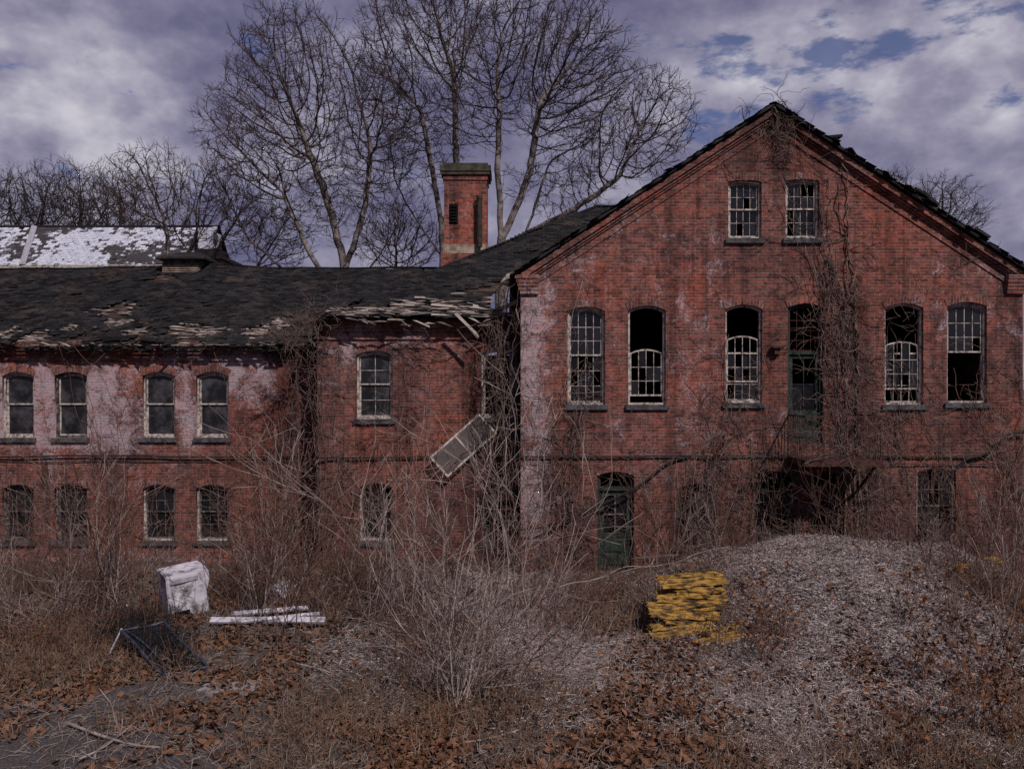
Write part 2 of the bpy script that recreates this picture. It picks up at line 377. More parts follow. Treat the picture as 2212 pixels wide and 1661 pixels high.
# slates -----------------------------------------------------------------
def slates(name,O,u,v,inside,missing,U,Vv,mat,parent,w=.24,e=.145,L=.27,warp=None,lz=.05):
    O=np.array(O,float); u=np.array(u,float); v=np.array(v,float); u/=np.linalg.norm(u); v/=np.linalg.norm(v); n=np.cross(u,v)
    if n[2]<0: n=-n
    j,i=np.meshgrid(np.arange(int(Vv/e)),np.arange(int(U/w)),indexing='ij'); j=j.ravel(); i=i.ravel()
    uu=i*w+(j%2)*w*.5+rng.uniform(-.01,.01,len(i)); vv=j*e+rng.uniform(-.010,.010,len(i))
    k=inside(uu,vv)&~missing(uu,vv); uu=uu[k]; vv=vv[k]; N=len(uu)
    rot=rng.normal(0,.018,N); loose=rng.random(N)<lz; rot[loose]+=rng.normal(0,.22,loose.sum()); vv=vv-loose*rng.random(N)*.05
    lift=.030+rng.random(N)*.015+loose*rng.random(N)*.04
    ww=w*rng.uniform(.90,1.0,N)
    def pt(a,b,h): 
        ca=np.cos(rot);sa=np.sin(rot); A=uu+a*ca-b*sa; B=vv+a*sa+b*ca
        p=O+A[:,None]*u+B[:,None]*v+h[:,None]*n
        if warp is not None: p[:,2]+=warp(A,B)
        return p
    z=np.full(N,.012)
    V=np.stack([pt(0*ww,0,lift),pt(ww,0,lift+rng.uniform(-.006,.006,N)),pt(ww,L,z),pt(0*ww,L,z),pt(0*ww,0,lift-.014),pt(ww,0,lift-.014)],axis=1).reshape(-1,3)
    f=np.array([[0,1,2,3],[4,5,1,0]]); Fc=(np.arange(N)[:,None,None]*6+f[None]).reshape(-1,4)
    return obj(name,npmesh(name,V,Fc,mat),parent)
def slab(name,O,u,v,polys,thick,mat,parent):
    u=Vector(u).normalized(); v=Vector(v).normalized(); n=u.cross(v)
    T=Matrix(((u.x,v.x,n.x,O[0]),(u.y,v.y,n.y,O[1]),(u.z,v.z,n.z,O[2]),(0,0,0,1)))
    me=fill2d(polys,thick); me.transform(T); me.materials.clear(); me.materials.append(mat); me.name=name
    return obj(name,me,parent)
cosm=1/math.sqrt(1+SL*SL); Lm=(PX-LX+.25)/cosm
for sgn in (-1,1):
    ex=PX+sgn*(PX-LX+.25); ez=PZ-SL*(PX-LX+.25)+.06
    vdir=(-sgn,0,SL); tt=0.
    front=[]
    while tt<Lm: front.append((random.uniform(-.04,.05),tt)); tt+=random.uniform(.1,.35); front.append((front[-1][0],min(tt,Lm)))
    poly=front+[(0,Lm),(16.7,Lm),(16.7,0)]
    slab('roof',(ex,-.22,ez),(0,1,0),vdir,[poly],.06,M_slate,GB)['label']='dark slate roof slope with ragged edge'
    slates('roof_slates',(ex,-.27,ez+.03),(0,1,0),vdir,lambda a,b:(b<Lm-.1),lambda a,b:(rng.random(len(a))<.12)&(a<.4)|(rng.random(len(a))<.02),17,Lm,M_slate,GB,lz=.04)
def flakes(n,seed):
    r=random.Random(seed); s=MB()
    for i in range(n):
        t=r.random(); sg=r.choice((-1,1,1)); x=PX+sg*t*(PX-LX+.1); z=PZ-SL*abs(x-PX)+.11
        T=Matrix.Translation((x,r.uniform(-.3,.3),z+r.uniform(-.02,.03)))@Matrix.Rotation(sg*math.atan(SL)+r.gauss(0,.13),4,'Y')@Matrix.Rotation(r.uniform(0,3),4,'Z')
        s.box(-.11,.11,-.08,.08,-.008,.008,T)
    T=Matrix.Translation((X(1797),-.1,Z(297)-.02))@Matrix.Rotation(-.1,4,'Y'); s.box(-.26,.18,-.12,.1,-.035,.025,T)
    for px,py in ((1990,404),(2012,420),(2118,492)):
        T=Matrix.Translation((X(px),r.uniform(-.1,.1),Z(py)-.14))@Matrix.Rotation(math.atan(SL)+r.gauss(0,.05),4,'Y'); s.box(-.2,.2,-.1,.1,-.03,.03,T)
    o=s.obj('loose_slates',M_slate,GB); o['kind']='stuff'
flakes(65,3)
s=MB(); s.box(X(1668),X(1683),-.03,-.001,Z(768),Z(748)); s.box(X(1670),X(1681),-.14,-.029,Z(765),Z(752.2)); s.box(X(1664),X(1688),-.2,-.0305,Z(752),Z(748)); s.obj('wall_lamp',M_rust,GB)
b0,b1=X(1705),X(1855); zb_=Z(985)
s=MB()
for i in range(14):
    yv=-1.25+i*.09; s.box(b0,b1,yv,yv+.075,zb_-.03,zb_)
s.box(b0,b1,-1.3,-1.255,zb_-.13,zb_+.01); s.box(b0-.045,b0-.001,-1.3,0,zb_-.13,zb_+.01); s.box(b1+.001,b1+.045,-1.3,0,zb_-.13,zb_+.01)
bal=s.obj('balcony',M_rust,GB); bal['label']='rusted iron balcony wrapped in vines'
s=MB(); zr=zb_+1.0
for (a,b) in (((b0,-1.28,zr),(b1,-1.28,zr)),((b1+.02,-1.28,zr),(b1+.02,-.02,zr)),((b0-.02,-1.28,zr),(b0-.02,-.02,zr))): s.beam(a,b,.03,.03)
n=13
for i in range(n+1):
    x=b0+(b1-b0)*i/n; s.beam((x,-1.28,zb_),(x,-1.28,zr),.014,.014)
for i in range(10):
    y=-1.2+i*.13; s.beam((b1+.02,y,zb_),(b1+.02,y,zr),.014,.014); s.beam((b0-.02,y,zb_),(b0-.02,y,zr),.014,.014)
s.obj('railing',M_rust,bal)
for x in (b0+.1,b1-.1):
    s=MB(); s.beam((x,-1.2,zb_-.14),(x,-.02,zb_-.9),.05,.05); s.beam((x,-.03,zb_-.95),(x,-.03,zb_-.14),.05,.05); s.obj('bracket',M_rust,bal)
def spline(pts,n=8):
    P=[Vector(p) for p in pts]; out=[]
    for i in range(len(P)-1):
        p0=P[max(i-1,0)];p1=P[i];p2=P[i+1];p3=P[min(i+2,len(P)-1)]
        for k in range(n):
            t=k/n; out.append(.5*((2*p1)+(p2-p0)*t+(2*p0-5*p1+4*p2-p3)*t*t+(3*p1-p0-3*p2+p3)*t**3))
    out.append(P[-1]); return out
def cable(name,pts,r,mat,parent=None,k=6):
    q=spline(pts); S=[(*q[i],*q[i+1],r,r) for i in range(len(q)-1)]
    return tubes(name,S,k,mat,parent,None,True)
WG=empty('brick_building',(-6,2.4,-.35),'long low red brick wing with collapsing slate roof','building')
cz=Z(985)
cb=[(LX-.02,-.06,cz)]+[(x,-.06-.02*random.random(),cz+random.uniform(-.02,.02)) for x in np.arange(1.2,12.2,.9)]
cable('wall_cable',cb,.022,M_cable,GB); cable('wall_cable',[(a,b-.01,c-.18+random.uniform(-.02,.02)) for a,b,c in cb[8:]],.014,M_cable,GB)
cable('wall_cable',[(X(2225),-.15,Z(933)),(X(2185),-.15,Z(933)),(X(2163),-.15,Z(942)),(X(2145),-.15,Z(964)),(X(2115),-.12,Z(982)),(X(2085),-.1,Z(990)),(X(2062),-.08,Z(1012)),(X(2045),-.08,Z(1016))],.032,M_cable,GB)
cable('wall_cable',[(X(1100),-.25,Z(1140)),(X(1180),-.25,Z(1132)),(X(1290),-.2,Z(1090)),(X(1380),-.15,Z(1045)),(X(1440),-.08,Z(1000)),(X(1490),-.05,Z(985))],.028,M_cable,GB)
# ================================================================= wing + hip block
dm_,dw=1.2,2.4
W_mid=[((770,848,757,905),dict(cols=2,rows=2,keep=1.,gm=M_haze,lab='sash window with cream frame and dusty panes')),((1040,1108,752,902),dict(cols=2,rows=2,keep=.5,lab='sash window hidden by hanging vines')),
 ((776,848,1043,1168),dict(cols=3,rows=2,keep=.8,sm=M_paintd)),((1042,1110,1045,1172),dict(cols=3,rows=2,keep=.7,fm=M_paintd))]
W_left=[((a,b,t,945 if t<900 else 1168),dict(cols=1 if t<900 else 3,rows=1 if t<900 else 2,keep=1.,gm=M_haze if t<900 else M_glass,fm=M_paint if (a in (308,424) or (a==5 and t<900)) else M_paintd,sm=M_paint if t<900 else M_paintd)) for (a,b) in ((-230,-160),(-112,-42),(5,73),(118,188),(308,378),(424,494)) for t in (803,1046)]
hx0=X(685,dm_); hx1=LX
panel('wall',[[(hx0,-1.2),(hx1-.003,-1.2),(hx1-.003,6.12),(hx0,6.12)]]+[hole(p,dm_) for p,_ in W_mid],dm_,.36,M_brick_wing,WG)
for p,k in W_mid: window(WG,p,dm_,**k)
panel('wall',[[(-24,-1.2),(hx0+.36,-1.2),(hx0+.36,5.5),(-24,5.5)]]+[hole(p,dw) for p,_ in W_left],dw,.36,M_brick_wing,WG)
for p,k in W_left: window(WG,p,dw,**k)
s=MB(); s.box(hx0,hx0+.36,dm_+.361,dw-.001,-1.2,6.1); s.box(hx0+.002,hx0+.358,dw-.001,16,5.5,6.1); s.obj('side_wall',M_brick_wing,WG)
s=MB(); s.box(-24,-23.64,dw+.361,11.2,-1.2,5.5); s.obj('side_wall',M_brick_wing,WG)
s=MB(); s.box(-24,hx0,11.21,11.4,-1.2,5.4); s.obj('rear_wall',M_brick_wing,WG)
s=MB(); s.box(-23.6,hx0+.3,dw+.37,11.0,2.7,2.85); s.obj('interior_floor',M_black,WG)
s=MB(); s.box(hx0+.37,hx1-.01,dm_+.37,12,2.7,2.85);  s.obj('interior_floor',M_black,WG)
s=MB(); s.box(-23.6,hx1-.01,dw+2.5,dw+2.6,2.86,5.3); s.obj('interior_wall',M_black,WG)
s=MB(); s.box(-23.6,hx1-.01,dw+2.5,dw+2.6,-1,2.69); s.obj('interior_wall',M_black,WG)
s=MB()
for i,(t,b,pr) in enumerate(((738,748,.20),(748,757,.14),(757,764,.08),(772,779,.05))):
    s.box(-24,hx0-.003*i-.002,dw-pr,dw+.02,Z(b,dw)+.002,Z(t,dw))
s.obj('cornice',M_brick_wing,WG)['kind']='stuff'
s=MB()
for i,(t,b,pr) in enumerate(((690,700,.20),(700,709,.14),(709,716,.08),(726,733,.05))):
    s.box(hx0-pr,X(1048,dm_)+.05*i,dm_-pr,dm_+.02,Z(b,dm_)+.002,Z(t,dm_)); s.box(hx0-pr+.001,hx0+.02,dm_+.021,dw-.2,Z(b,dm_)+.002,Z(t,dm_))
s.obj('cornice',M_brick_wing,WG)['kind']='stuff'
# wing roof
ts=.55; EY,EZw=2.1,5.54; A=4.66; LW=A*math.sqrt(1+ts*ts)
def onplane(px,py,ey,ez,t):
    q=(830-py)/FP; a=(q*(D+ey)-(ez-EYE))/(t-q); y=ey+a; return ((px-1106)*(D+y)/FP, a*math.sqrt(1+t*t))
blobs=[]
for (x0,x1,y0,y1_) in ((170,320,655,690),(200,300,690,705),(340,455,706,735),(-20,40,706,735),(505,600,705,735),(310,380,600,622),(120,170,700,715),(240,340,712,730),(560,640,690,715),(30,110,720,736),(420,480,712,728)):
    a=onplane(x0,y1_,EY,EZw,ts); b=onplane(x1,y0,EY,EZw,ts); blobs.append(((a[0]+b[0])/2,(a[1]+b[1])/2,abs(b[0]-a[0])/2,abs(b[1]-a[1])/2))
def miss_w(a,b):
    xx=a-24; m=rng.random(len(a))<.02
    for (cx,cy,rx,ry) in blobs:
        m|=(((xx-cx)/rx)**2+((b-cy)/ry)**2+rng.normal(0,.35,len(a)))<1.
    m|=(b<.7)&(rng.random(len(a))<.18)
    m|=(b<.35)&(np.sin(xx*1.9)+np.sin(xx*4.3+1)>.6)
    return m
Wlen=24-1.6
def warpw(a,b):
    return (.05*np.sin(a*.5+.6)+.025*np.sin(a*1.25+2)+.02*np.sin(a*2.1+b*1.6)+.04*np.sin(a*.9-1)*np.sin(b*1.1))*np.clip((Wlen-a)/3.,0,1)-.07*np.exp(-b*1.5)*(1+np.sin(a*1.7))
nu,nv=int(Wlen/.18),int(LW/.18); ua=np.linspace(0,Wlen,nu+1); va=np.linspace(0,LW,nv+1); UU,VV=np.meshgrid(ua,va)
VVj=VV.copy(); VVj[0]=np.repeat(rng.uniform(-.12,.22,nu//2+1),2)[:nu+1]; VVj[0]=np.clip(VVj[0],-.1,.15)
cv=1/math.sqrt(1+ts*ts)
Pt=np.stack([-24+UU,EY+VVj*cv,EZw-.015+VVj*cv*ts+warpw(UU,VVj)],-1).reshape(-1,3); Pb=Pt-np.array([0,-.02,.05])
nn=(nu+1)*(nv+1); jj,i_=np.meshgrid(np.arange(nv),np.arange(nu),indexing='ij'); q0_=(jj*(nu+1)+i_).ravel()
F1=np.stack([q0_,q0_+1,q0_+nu+2,q0_+nu+1],1); F2=F1[:,::-1]+nn; e_=np.arange(nu); F3=np.stack([e_+nn,e_+1+nn,e_+1,e_],1)
r1=obj('roof',npmesh('roof',np.concatenate([Pt,Pb]),np.concatenate([F1,F2,F3]),M_sheath),WG); r1['label']='sagging slate roof with bare rotten patches'
slates('roof_slates',(-24,EY-.05,EZw+.0),(1,0,0),(0,1,ts),lambda a,b:(a<Wlen-.1)&(b<LW-.15),miss_w,Wlen,LW,M_slate,WG,warp=warpw)
slab('roof',(-24,EY+2*A,EZw-.03),(1,0,0),(0,-1,ts),[[(0,0),(Wlen,0),(Wlen,LW),(0,LW)]],.05,M_slate,WG)
HE=(-4.85,.8,6.08); th=.56; HA=7.66; LH=HA*math.sqrt(1+th*th); kk=HA/LH
u_r=5.06+6.2
holep=[(4.15,.45),(5.0,.35),(5.03,1.9),(4.6,2.3),(4.3,1.5)]
slab('roof',(HE[0],HE[1],HE[2]-.03),(1,0,0),(0,1,th),[[(0,0),(5.0,0.02),(5.06,0.3),(u_r,.3),(u_r,LH),(HA,LH)],holep],.05,M_sheath,WG)
def miss_h(a,b):
    m=rng.random(len(a))<.03
    def e(cx,cy,rx,ry,s=.3): return (((a-cx)/rx)**2+((b-cy)/ry)**2+rng.normal(0,s,len(a)))<1.
    m|=e(4.6,1.2,.75,1.2,.1); m|=e(3.2,.5,1.3,.35); m|=e(1.9,.3,1.5,.32); m|=e(3.9,1.6,.5,.25)
    m|=(b<.35)&(rng.random(len(a))<.3); return m
def warph(a,b): return .05*np.sin(a*1.1)*np.sin(b*.5)+.02*np.sin(a*2.7+b)+.02
slates('roof_slates',(HE[0],HE[1]-.05,HE[2]),(1,0,0),(0,1,th),lambda a,b:(a>b*kk-.12)&(b<LH-.1)&(a<u_r-.2)&((a<4.95)|(b>.9)),miss_h,u_r,LH,M_slate,WG,warp=warph)
slab('roof',(HE[0],HE[1]+2*HA,HE[2]-.03),(0,-1,0),(1,0,th),[[(0,0),(2*HA,0),(HA,LH)]],.05,M_sheath,WG)
slates('roof_slates',(HE[0],HE[1]+2*HA,HE[2]),(0,-1,0),(1,0,th),lambda a,b:(a>b*kk-.1)&(a<2*HA-b*kk-.15),lambda a,b:rng.random(len(a))<.02,2*HA,LH,M_slate,WG)
s=MB(); s.beam((HE[0],HE[1],HE[2]+.05),(HE[0]+HA,HE[1]+HA,HE[2]+HA*th+.05),.2,.04); s.beam((HE[0]+HA-.05,HE[1]+HA,HE[2]+HA*th+.05),(HE[0]+HA+4,HE[1]+HA,HE[2]+HA*th+.05),.2,.05); s.obj('ridge_cap',M_slate,WG)
s=MB(); xs=np.linspace(-24,-1.6,40); zs=EZw+A*ts+.035+warpw(xs+24,np.full(40,LW))
for i in range(39): s.beam((xs[i],EY+A,zs[i]),(xs[i+1]+.02,EY+A,zs[i+1]),.2,.04)
s.obj('ridge_cap',M_slate,WG)['kind']='stuff'
for x in (-.75,-.4,-.05): s=MB(); s.beam((x,1.0,6.0),(x+random.uniform(-.1,.1),3.4,7.25),.06,.14); s.obj('rafter',M_sheath,WG)
s=MB(); s.beam((-.9,1.4,6.1),(.15,1.2,6.55),.08,.1); s.obj('rafter',M_rotwood,WG)
def debris(name,items,mat,parent):
    s=MB()
    for (x,y,z,L,w,th_,rz,ry,rx) in items:
        T=Matrix.Translation((x,y,z))@Matrix.Rotation(rz,4,'Z')@Matrix.Rotation(ry,4,'Y')@Matrix.Rotation(rx,4,'X')
        b=len(s.v); e1=random.uniform(0,.3)*w; e2=random.uniform(0,.3)*w
        pts=[(-L/2,-w/2+e1),(-L/2+random.uniform(0,.2),w/2),(L/2-random.uniform(0,.25),w/2-e2),(L/2,-w/2)]
        for zz in (-th_/2,th_/2):
            for p in pts: s.v.append(tuple(T@Vector((p[0],p[1],zz))))
        s.f+=[tuple(b+i for i in q) for q in ((3,2,1,0),(4,5,6,7),(0,1,5,4),(1,2,6,5),(2,3,7,6),(3,0,4,7))]
    o=s.obj(name,mat,parent); o['kind']='stuff'; return o
it=[]; it2=[]
for i in range(330):
    x=random.uniform(-4.4,-.5); b=abs(random.gauss(0,.38))
    if x<-3 and b>.35: b*=.4
    y=HE[1]-.12+b*.87; z=HE[2]+.03+b*.49+random.uniform(0,.10)
    q_=(x,y,z,random.uniform(.15,.8),random.uniform(.025,.11),.015,random.gauss(0,.13),random.gauss(.02,.08),math.atan(th)+random.gauss(0,.35))
    (it if i%5<3 else it2).append(q_)
for i in range(16): it.append((random.uniform(-4.,-.6),HE[1]-.15,HE[2]-.06+random.uniform(-.12,.05),random.uniform(.2,.5),.05,.015,random.gauss(0,.2),random.gauss(.1,.25),random.gauss(.8,.4)))
for (px,py,L,a) in ((1010,702,.85,.75),(1020,715,.5,.8),(1095,600,.4,-.5),(1105,592,.35,-.4)):
    it.append((X(px,.6),.55,Z(py,.6),L,.09,.02,0,a,1.2))
debris('rotten_boards',it,M_rotwood,WG); debris('torn_roofing',it2,M_slate,WG)
it=[]
for i in range(330):
    cx,cy,rx,ry=random.choice(blobs[:5]+blobs[6:]); x=random.gauss(cx,rx*.65); b=max(-.05,random.gauss(cy,ry*.65))
    it.append((x,EY+b*.876,EZw+b*.482+float(warpw(np.array([x+24.]),np.array([b]))[0])+random.uniform(0.02,.05),random.uniform(.10,.45),random.uniform(.03,.09),.012,random.gauss(0,.3),random.gauss(0,.05),math.atan(ts)+random.gauss(0,.10)))
for i in range(55): it.append((random.uniform(-16,-5),EY-.05,EZw-.06,random.uniform(.2,.5),.05,.012,random.gauss(0,.15),random.gauss(0,.15),random.gauss(.5,.4)))
debris('rotten_boards',it,M_rotwood,WG)
it=[]
for i in range(360):
    x=random.uniform(-24,-5) ; it.append((x,EY-.06+random.uniform(-.05,.1),EZw-.06+random.uniform(-.14,.05),random.uniform(.15,.5),random.uniform(.05,.12),.012,random.gauss(0,.3),random.gauss(0,.22),random.gauss(.4,.5)))
debris('eave_rubble',it,M_slate,WG)
cw=Z(985,dw)
cable('wall_cable',[(x,dw-.08,cw+random.uniform(-.03,.03)) for x in np.arange(-24,hx0,1.1)]+[(hx0-.05,dm_-.08,Z(985,dm_)),(hx0+.5,dm_-.08,Z(988,dm_)),(-2.5,dm_-.08,Z(986,dm_)),(-1,dm_-.08,Z(986,dm_)),(LX-.05,-.06,cz)],.024,M_cable,WG)
cable('wall_cable',[(x,dw-.04,cw-.13+random.uniform(-.03,.03)) for x in np.arange(-24,hx0,1.3)],.012,M_cable,WG)
s=MB(); s.beam((LX-.12,dm_-.1,-.2),(LX-.12,dm_-.1,5.6),.09,.09); s.obj('downspout',M_stone,WG)
s=MB(); s.beam((LX-.5,dm_-.15,4.4),(LX-.25,dm_-.2,6.0),.08,.08); s.obj('downspout',M_stone,WG)
# chimney
cy0=5.2; cs=(D+cy0); cx0,cx1=(957-1106)*cs/FP,(1054-1106)*cs/FP
zc=lambda py:EYE+(830-py)*cs/FP
s=MB(); s.box(cx0+.03,cx1-.03,cy0+.03,cy0+1.2,zc(549),zc(377)); s.box(cx0-.05,cx1+.05,cy0-.05,cy0+1.28,6.5,zc(548)-.0); s.box(cx0-.0,cx1+.0,cy0-.0,cy0+1.23,zc(388),zc(376.5))
chm=s.obj('chimney',M_brick_chim,WG); chm['label']='square red brick chimney with dark stone cap'
s=MB(); s.box(cx0-.06,cx1+.06,cy0-.06,cy0+1.3,zc(377),zc(369.5)); s.box(cx0-.09,cx1+.09,cy0-.09,cy0+1.33,zc(370),zc(358)); s.box(cx0-.02,cx1-.0,cy0-.02,cy0+1.2,zc(359),zc(352)); s.obj('chimney_cap',M_cap,chm)
s=MB(); s.box(cx0-.005,cx1+.005,cy0-.008,cy0+1.235,zc(547),zc(527)); s.obj('stone_band',M_lime,chm)
vx0=(973-1106)*cs/FP; vx1=(987-1106)*cs/FP; s=MB(); s.box(vx0-.03,vx1+.03,cy0+.0,cy0+.032,zc(482),zc(440))
for i in range(6): s.box(vx0,vx1,cy0-.03,cy0+.001,zc(480)+i*.09,zc(480)+i*.09+.04)
s.obj('vent_grille',M_black,chm)
px_=(1036-1106)*cs/FP; S=[(px_,cy0-.12,zc(535),px_,cy0-.12,zc(432),.085,.085),(px_,cy0-.12,zc(432),px_,cy0-.12,zc(425),.10,.10)]
tubes('flue_pipe',S,10,simple('flue_green',(.014,.016,.012),(.045,.042,.03),6.),chm,None,True)
ry=EY+A; rs=D+ry-.5
rx=lambda px:(px-1106)*rs/FP
rz=lambda py:EYE+(830-py)*rs/FP
s=MB(); s.box(rx(350),rx(432),ry-.5,ry+.7,rz(600),rz(568)); s.box(rx(350)+.01,rx(432)-.01,ry-.45,ry+.7,rz(569),rz(560)); vb=s.obj('roof_vent',M_paintd,WG)
s=MB(); s.box(rx(346),rx(428),ry-.56,ry-.501,rz(598),rz(591)); s.obj('trim',M_white,vb)
s=MB()
for i in range(4): s.box(rx(352),rx(430),ry-.56+.01*i,ry-.501,rz(588)+i*.06,rz(588)+i*.06+.03)
s.obj('louver',M_lime,vb)['kind']='stuff'
me=bpy.data.meshes.new('vent_roof'); a0,a1=rx(342),rx(446); q0,q1=ry-.75,ry+.95; zt0,zt1=rz(561),rz(542)
me.from_pydata([(a0,q0,zt0),(a1,q0,zt0),(a1,q1,zt0),(a0,q1,zt0),(a0,q0,zt0+.06),(a1,q0,zt0+.06),(a1,q1,zt0+.06),(a0,q1,zt0+.06),(a0+.4,(q0+q1)/2,zt1+.05),(a1-.4,(q0+q1)/2,zt1+.05)],[],[(3,2,1,0),(0,1,5,4),(1,2,6,5),(2,3,7,6),(3,0,4,7),(4,5,9,8),(6,7,8,9),(5,6,9),(7,4,8)])
me.materials.append(M_slate); obj('vent_roof',me,vb)

# ================================================================= far building
FB=empty('brick_building',(-28,35,0),'distant brick building with pale weathered slate roof','building')
fy=35.; fe=Z(577,fy); fr_=EYE+(830-492)*(D+fy+3.2)/FP
fx1=X(440,fy); fxl=-62.
s=MB(); s.box(fxl,fx1-.3,fy+.3,fy+6,0,fe-.05); s.obj('wall',M_brick_far,FB)
s=MB(); s.box(fxl,fx1,fy-.05,fy+.12,fe-.05,fe+.16); s.obj('gutter',M_paint,FB)
vz=(fr_-fe)/3.2; LV=3.2*math.sqrt(1+vz*vz); WL=fx1-fxl
slab('roof',(fxl,fy,fe),(1,0,0),(0,1,vz),[[(0,0),(WL,0),(WL-.3,LV),(0.,LV)]],.08,M_slate,FB)
slates('roof_slates',(fxl,fy-.05,fe+.05),(1,0,0),(0,1,vz),lambda a,b:(a<WL-.3),lambda a,b:(rng.random(len(a))<.02),WL,LV,M_paleslate,FB,w=.35,e=.25,L=.4)
slab('roof',(fx1,fy+6.4,fe),(-1,0,0),(0,-1,vz),[[(0,0),(WL,0),(WL,LV),(0,LV)]],.08,M_slate,FB)
s=MB(); s.beam((X(50,fy),fy-.1,fe+.15),(X(18,fy),fy+3.1,fr_+.1),.35,.12); s.obj('ridge_cap',M_alum,FB)
s=MB(); s.beam((fxl,fy+3.2,fr_+.08),(fx1,fy+3.2,fr_+.08),.3,.14); s.obj('ridge_cap',M_slate,FB)
s=MB(); s.beam((fx1-.2,fy-.1,fe+.15),(fx1-.3,fy+3.2,fr_+.12),.3,.12); s.obj('ridge_cap',M_alum,FB)
s=MB(); s.box(X(418,fy),X(446,fy),fy+.8,fy+3.,fe,Z(488,fy)-.1); s.obj('gable_parapet',M_paleslate,FB)
s=MB(); s.box(X(432,fy),X(492,fy),fy-1.5,fy+2,0,Z(566,fy)); s.obj('stair_tower',M_brick_far,FB)
s=MB(); s.box(X(425,fy),X(499,fy),fy-1.8,fy+2.3,Z(567,fy),Z(560,fy)); s.beam((X(440,fy),fy-.5,Z(554,fy)),(X(488,fy),fy-.5,Z(554,fy)),1.6,.6); s.obj('tower_roof',M_slate,FB)

# ================================================================= ground
def sn(x,y,s,seed,n=7):
    r=np.random.default_rng(seed); o=np.zeros_like(x)
    for i in range(n):
        a=r.uniform(0,6.283); f=s*r.uniform(.5,2.); o+=np.sin((x*math.cos(a)+y*math.sin(a))*f+r.uniform(0,6.28))/ (f/s)**.7
    return o/n*1.6
def H(x,y):
    x=np.asarray(x,float); y=np.asarray(y,float)
    near=np.clip(1-np.maximum(np.abs(x)-14,0)/10,0,1)*np.clip((y+30)/8,0,1)
    h=.06*sn(x,y,1.1,3)*near+.03*sn(x,y,4.,5)*near
    w=1/(1+np.exp((x+4.6)*2))*1/(1+np.exp(-(y-.2)*1.5)); h-=.33*w
    dx=(x-6.7)/np.where(x>6.7,3.3,3.6); dy=np.where(y>-3,(y+3)/2.0,(y+3)/4.0); r=np.sqrt(dx*dx+dy*dy)+.09*sn(x,y,1.5,77)
    g=np.exp(-np.abs(r)**3.4)
    h+=(1.20+.13*sn(x,y,1.3,9)+.09*sn(x,y,3.2,19))*g
    dip=np.exp(-(((x-2.45)/1.3)**2+((y+.3)/1.6)**2)); h=h*(1-.9*dip)-.06*dip
    r3=np.sqrt(((x-11.5)/2.)**2+((y+4)/2.5)**2); h+=.3*np.exp(-r3**2)
    return h
def Hs(x,y): return float(H(np.array([x]),np.array([y]))[0])
def axis(lo,hi,step,far):
    a=list(np.arange(lo,hi+1e-6,step)); g=step; p=hi
    while p<far: g*=1.35; p+=g; a.append(p)
    g=step; p=lo
    while p>-far: g*=1.35; p-=g; a.insert(0,p)
    return np.array(a)
gx=axis(-16,16,.12,600); gy=axis(-14,3,.1,600)
XX,YY=np.meshgrid(gx,gy); nx,ny=len(gx),len(gy)
V=np.stack([XX,YY,H(XX,YY)],axis=-1).reshape(-1,3)
ii=np.arange((ny-1)*(nx-1)); r_=ii//(nx-1); c_=ii%(nx-1); b_=r_*nx+c_
me=npmesh('ground',V,np.stack([b_,b_+1,b_+nx+1,b_+nx],axis=1),None,True)
def ell(x,y,cx,cy,rx,ry,s=.3,seed=1,k=.22): 
    r=np.sqrt(((x-cx)/rx)**2+((y-cy)/ry)**2)+k*sn(x,y,1.6,seed); return np.clip((1-r)/s+.5,0,1)
def gell(x,y,x0,x1,y0,y1,**k):
    a=G((x0+x1)/2,y1); b=G((x0+x1)/2,y0); c=G(x0,(y0+y1)/2); e=G(x1,(y0+y1)/2)
    return ell(x,y,(c[0]+e[0])/2,(a[1]+b[1])/2,(e[0]-c[0])/2,abs(b[1]-a[1])/2,**k)
def moundm(x,y): return np.maximum(ell(x,y,6.9,-3.0,3.1,1.6,.4,11,.2),ell(x,y,6.0,-5.6,2.1,3.9,.6,17,.3))*np.clip(.9+.6*sn(x,y,2.4,41),.4,1)
def chipm(x,y):
    m=moundm(x,y); m=np.maximum(m,gell(x,y,1560,1920,1350,1780,s=.6,seed=12)*.9)
    m=np.maximum(m,gell(x,y,820,1500,1235,1520,s=.8,seed=13)*.75); return m
def asph(x,y): return np.maximum(gell(x,y,-300,620,1480,1760,s=.7,seed=15,k=.35),gell(x,y,60,450,1510,1610,s=.6,seed=15))*np.clip(.75+.6*sn(x,y,3.,43),.2,1)
def leafm(x,y):
    m=.08+.42*np.clip(sn(x,y,.9,21)+.2,0,1)
    m=np.maximum(m,gell(x,y,640,1520,1500,1760,s=.5,seed=22)*.85); m=np.maximum(m,gell(x,y,-100,480,1290,1500,s=.5,seed=23)*.9); m=np.maximum(m,gell(x,y,1880,2300,1380,1660,s=.5,seed=24)*.7)
    m=np.maximum(m,gell(x,y,1270,1430,1280,1420,s=.5,seed=24)*.7); m=np.maximum(m,gell(x,y,1380,1720,1400,1560,s=.7,seed=29)*.5)
    m=m*np.clip(.45+1.1*sn(x,y,2.6,51),.06,1.)
    return m*(1-.75*asph(x,y))*(1-.88*moundm(x,y))*(1-.6*np.clip(chipm(x,y),0,1))
col=np.zeros((len(V),4),np.float32); col[:,0]=chipm(V[:,0],V[:,1]); col[:,1]=leafm(V[:,0],V[:,1]); col[:,2]=asph(V[:,0],V[:,1]); col[:,3]=1
at=me.color_attributes.new('cover','FLOAT_COLOR','POINT'); at.data.foreach_set('color',col.ravel())
gr=obj('ground',me); gr['kind']='structure'
m=Mat('ground_soil',.95,.15); P=m.pos(); ca=m.n('VertexColor',{'layer_name':'cover'}); sc_=m.n('SeparateColor',None,Color=ca.outputs[0])
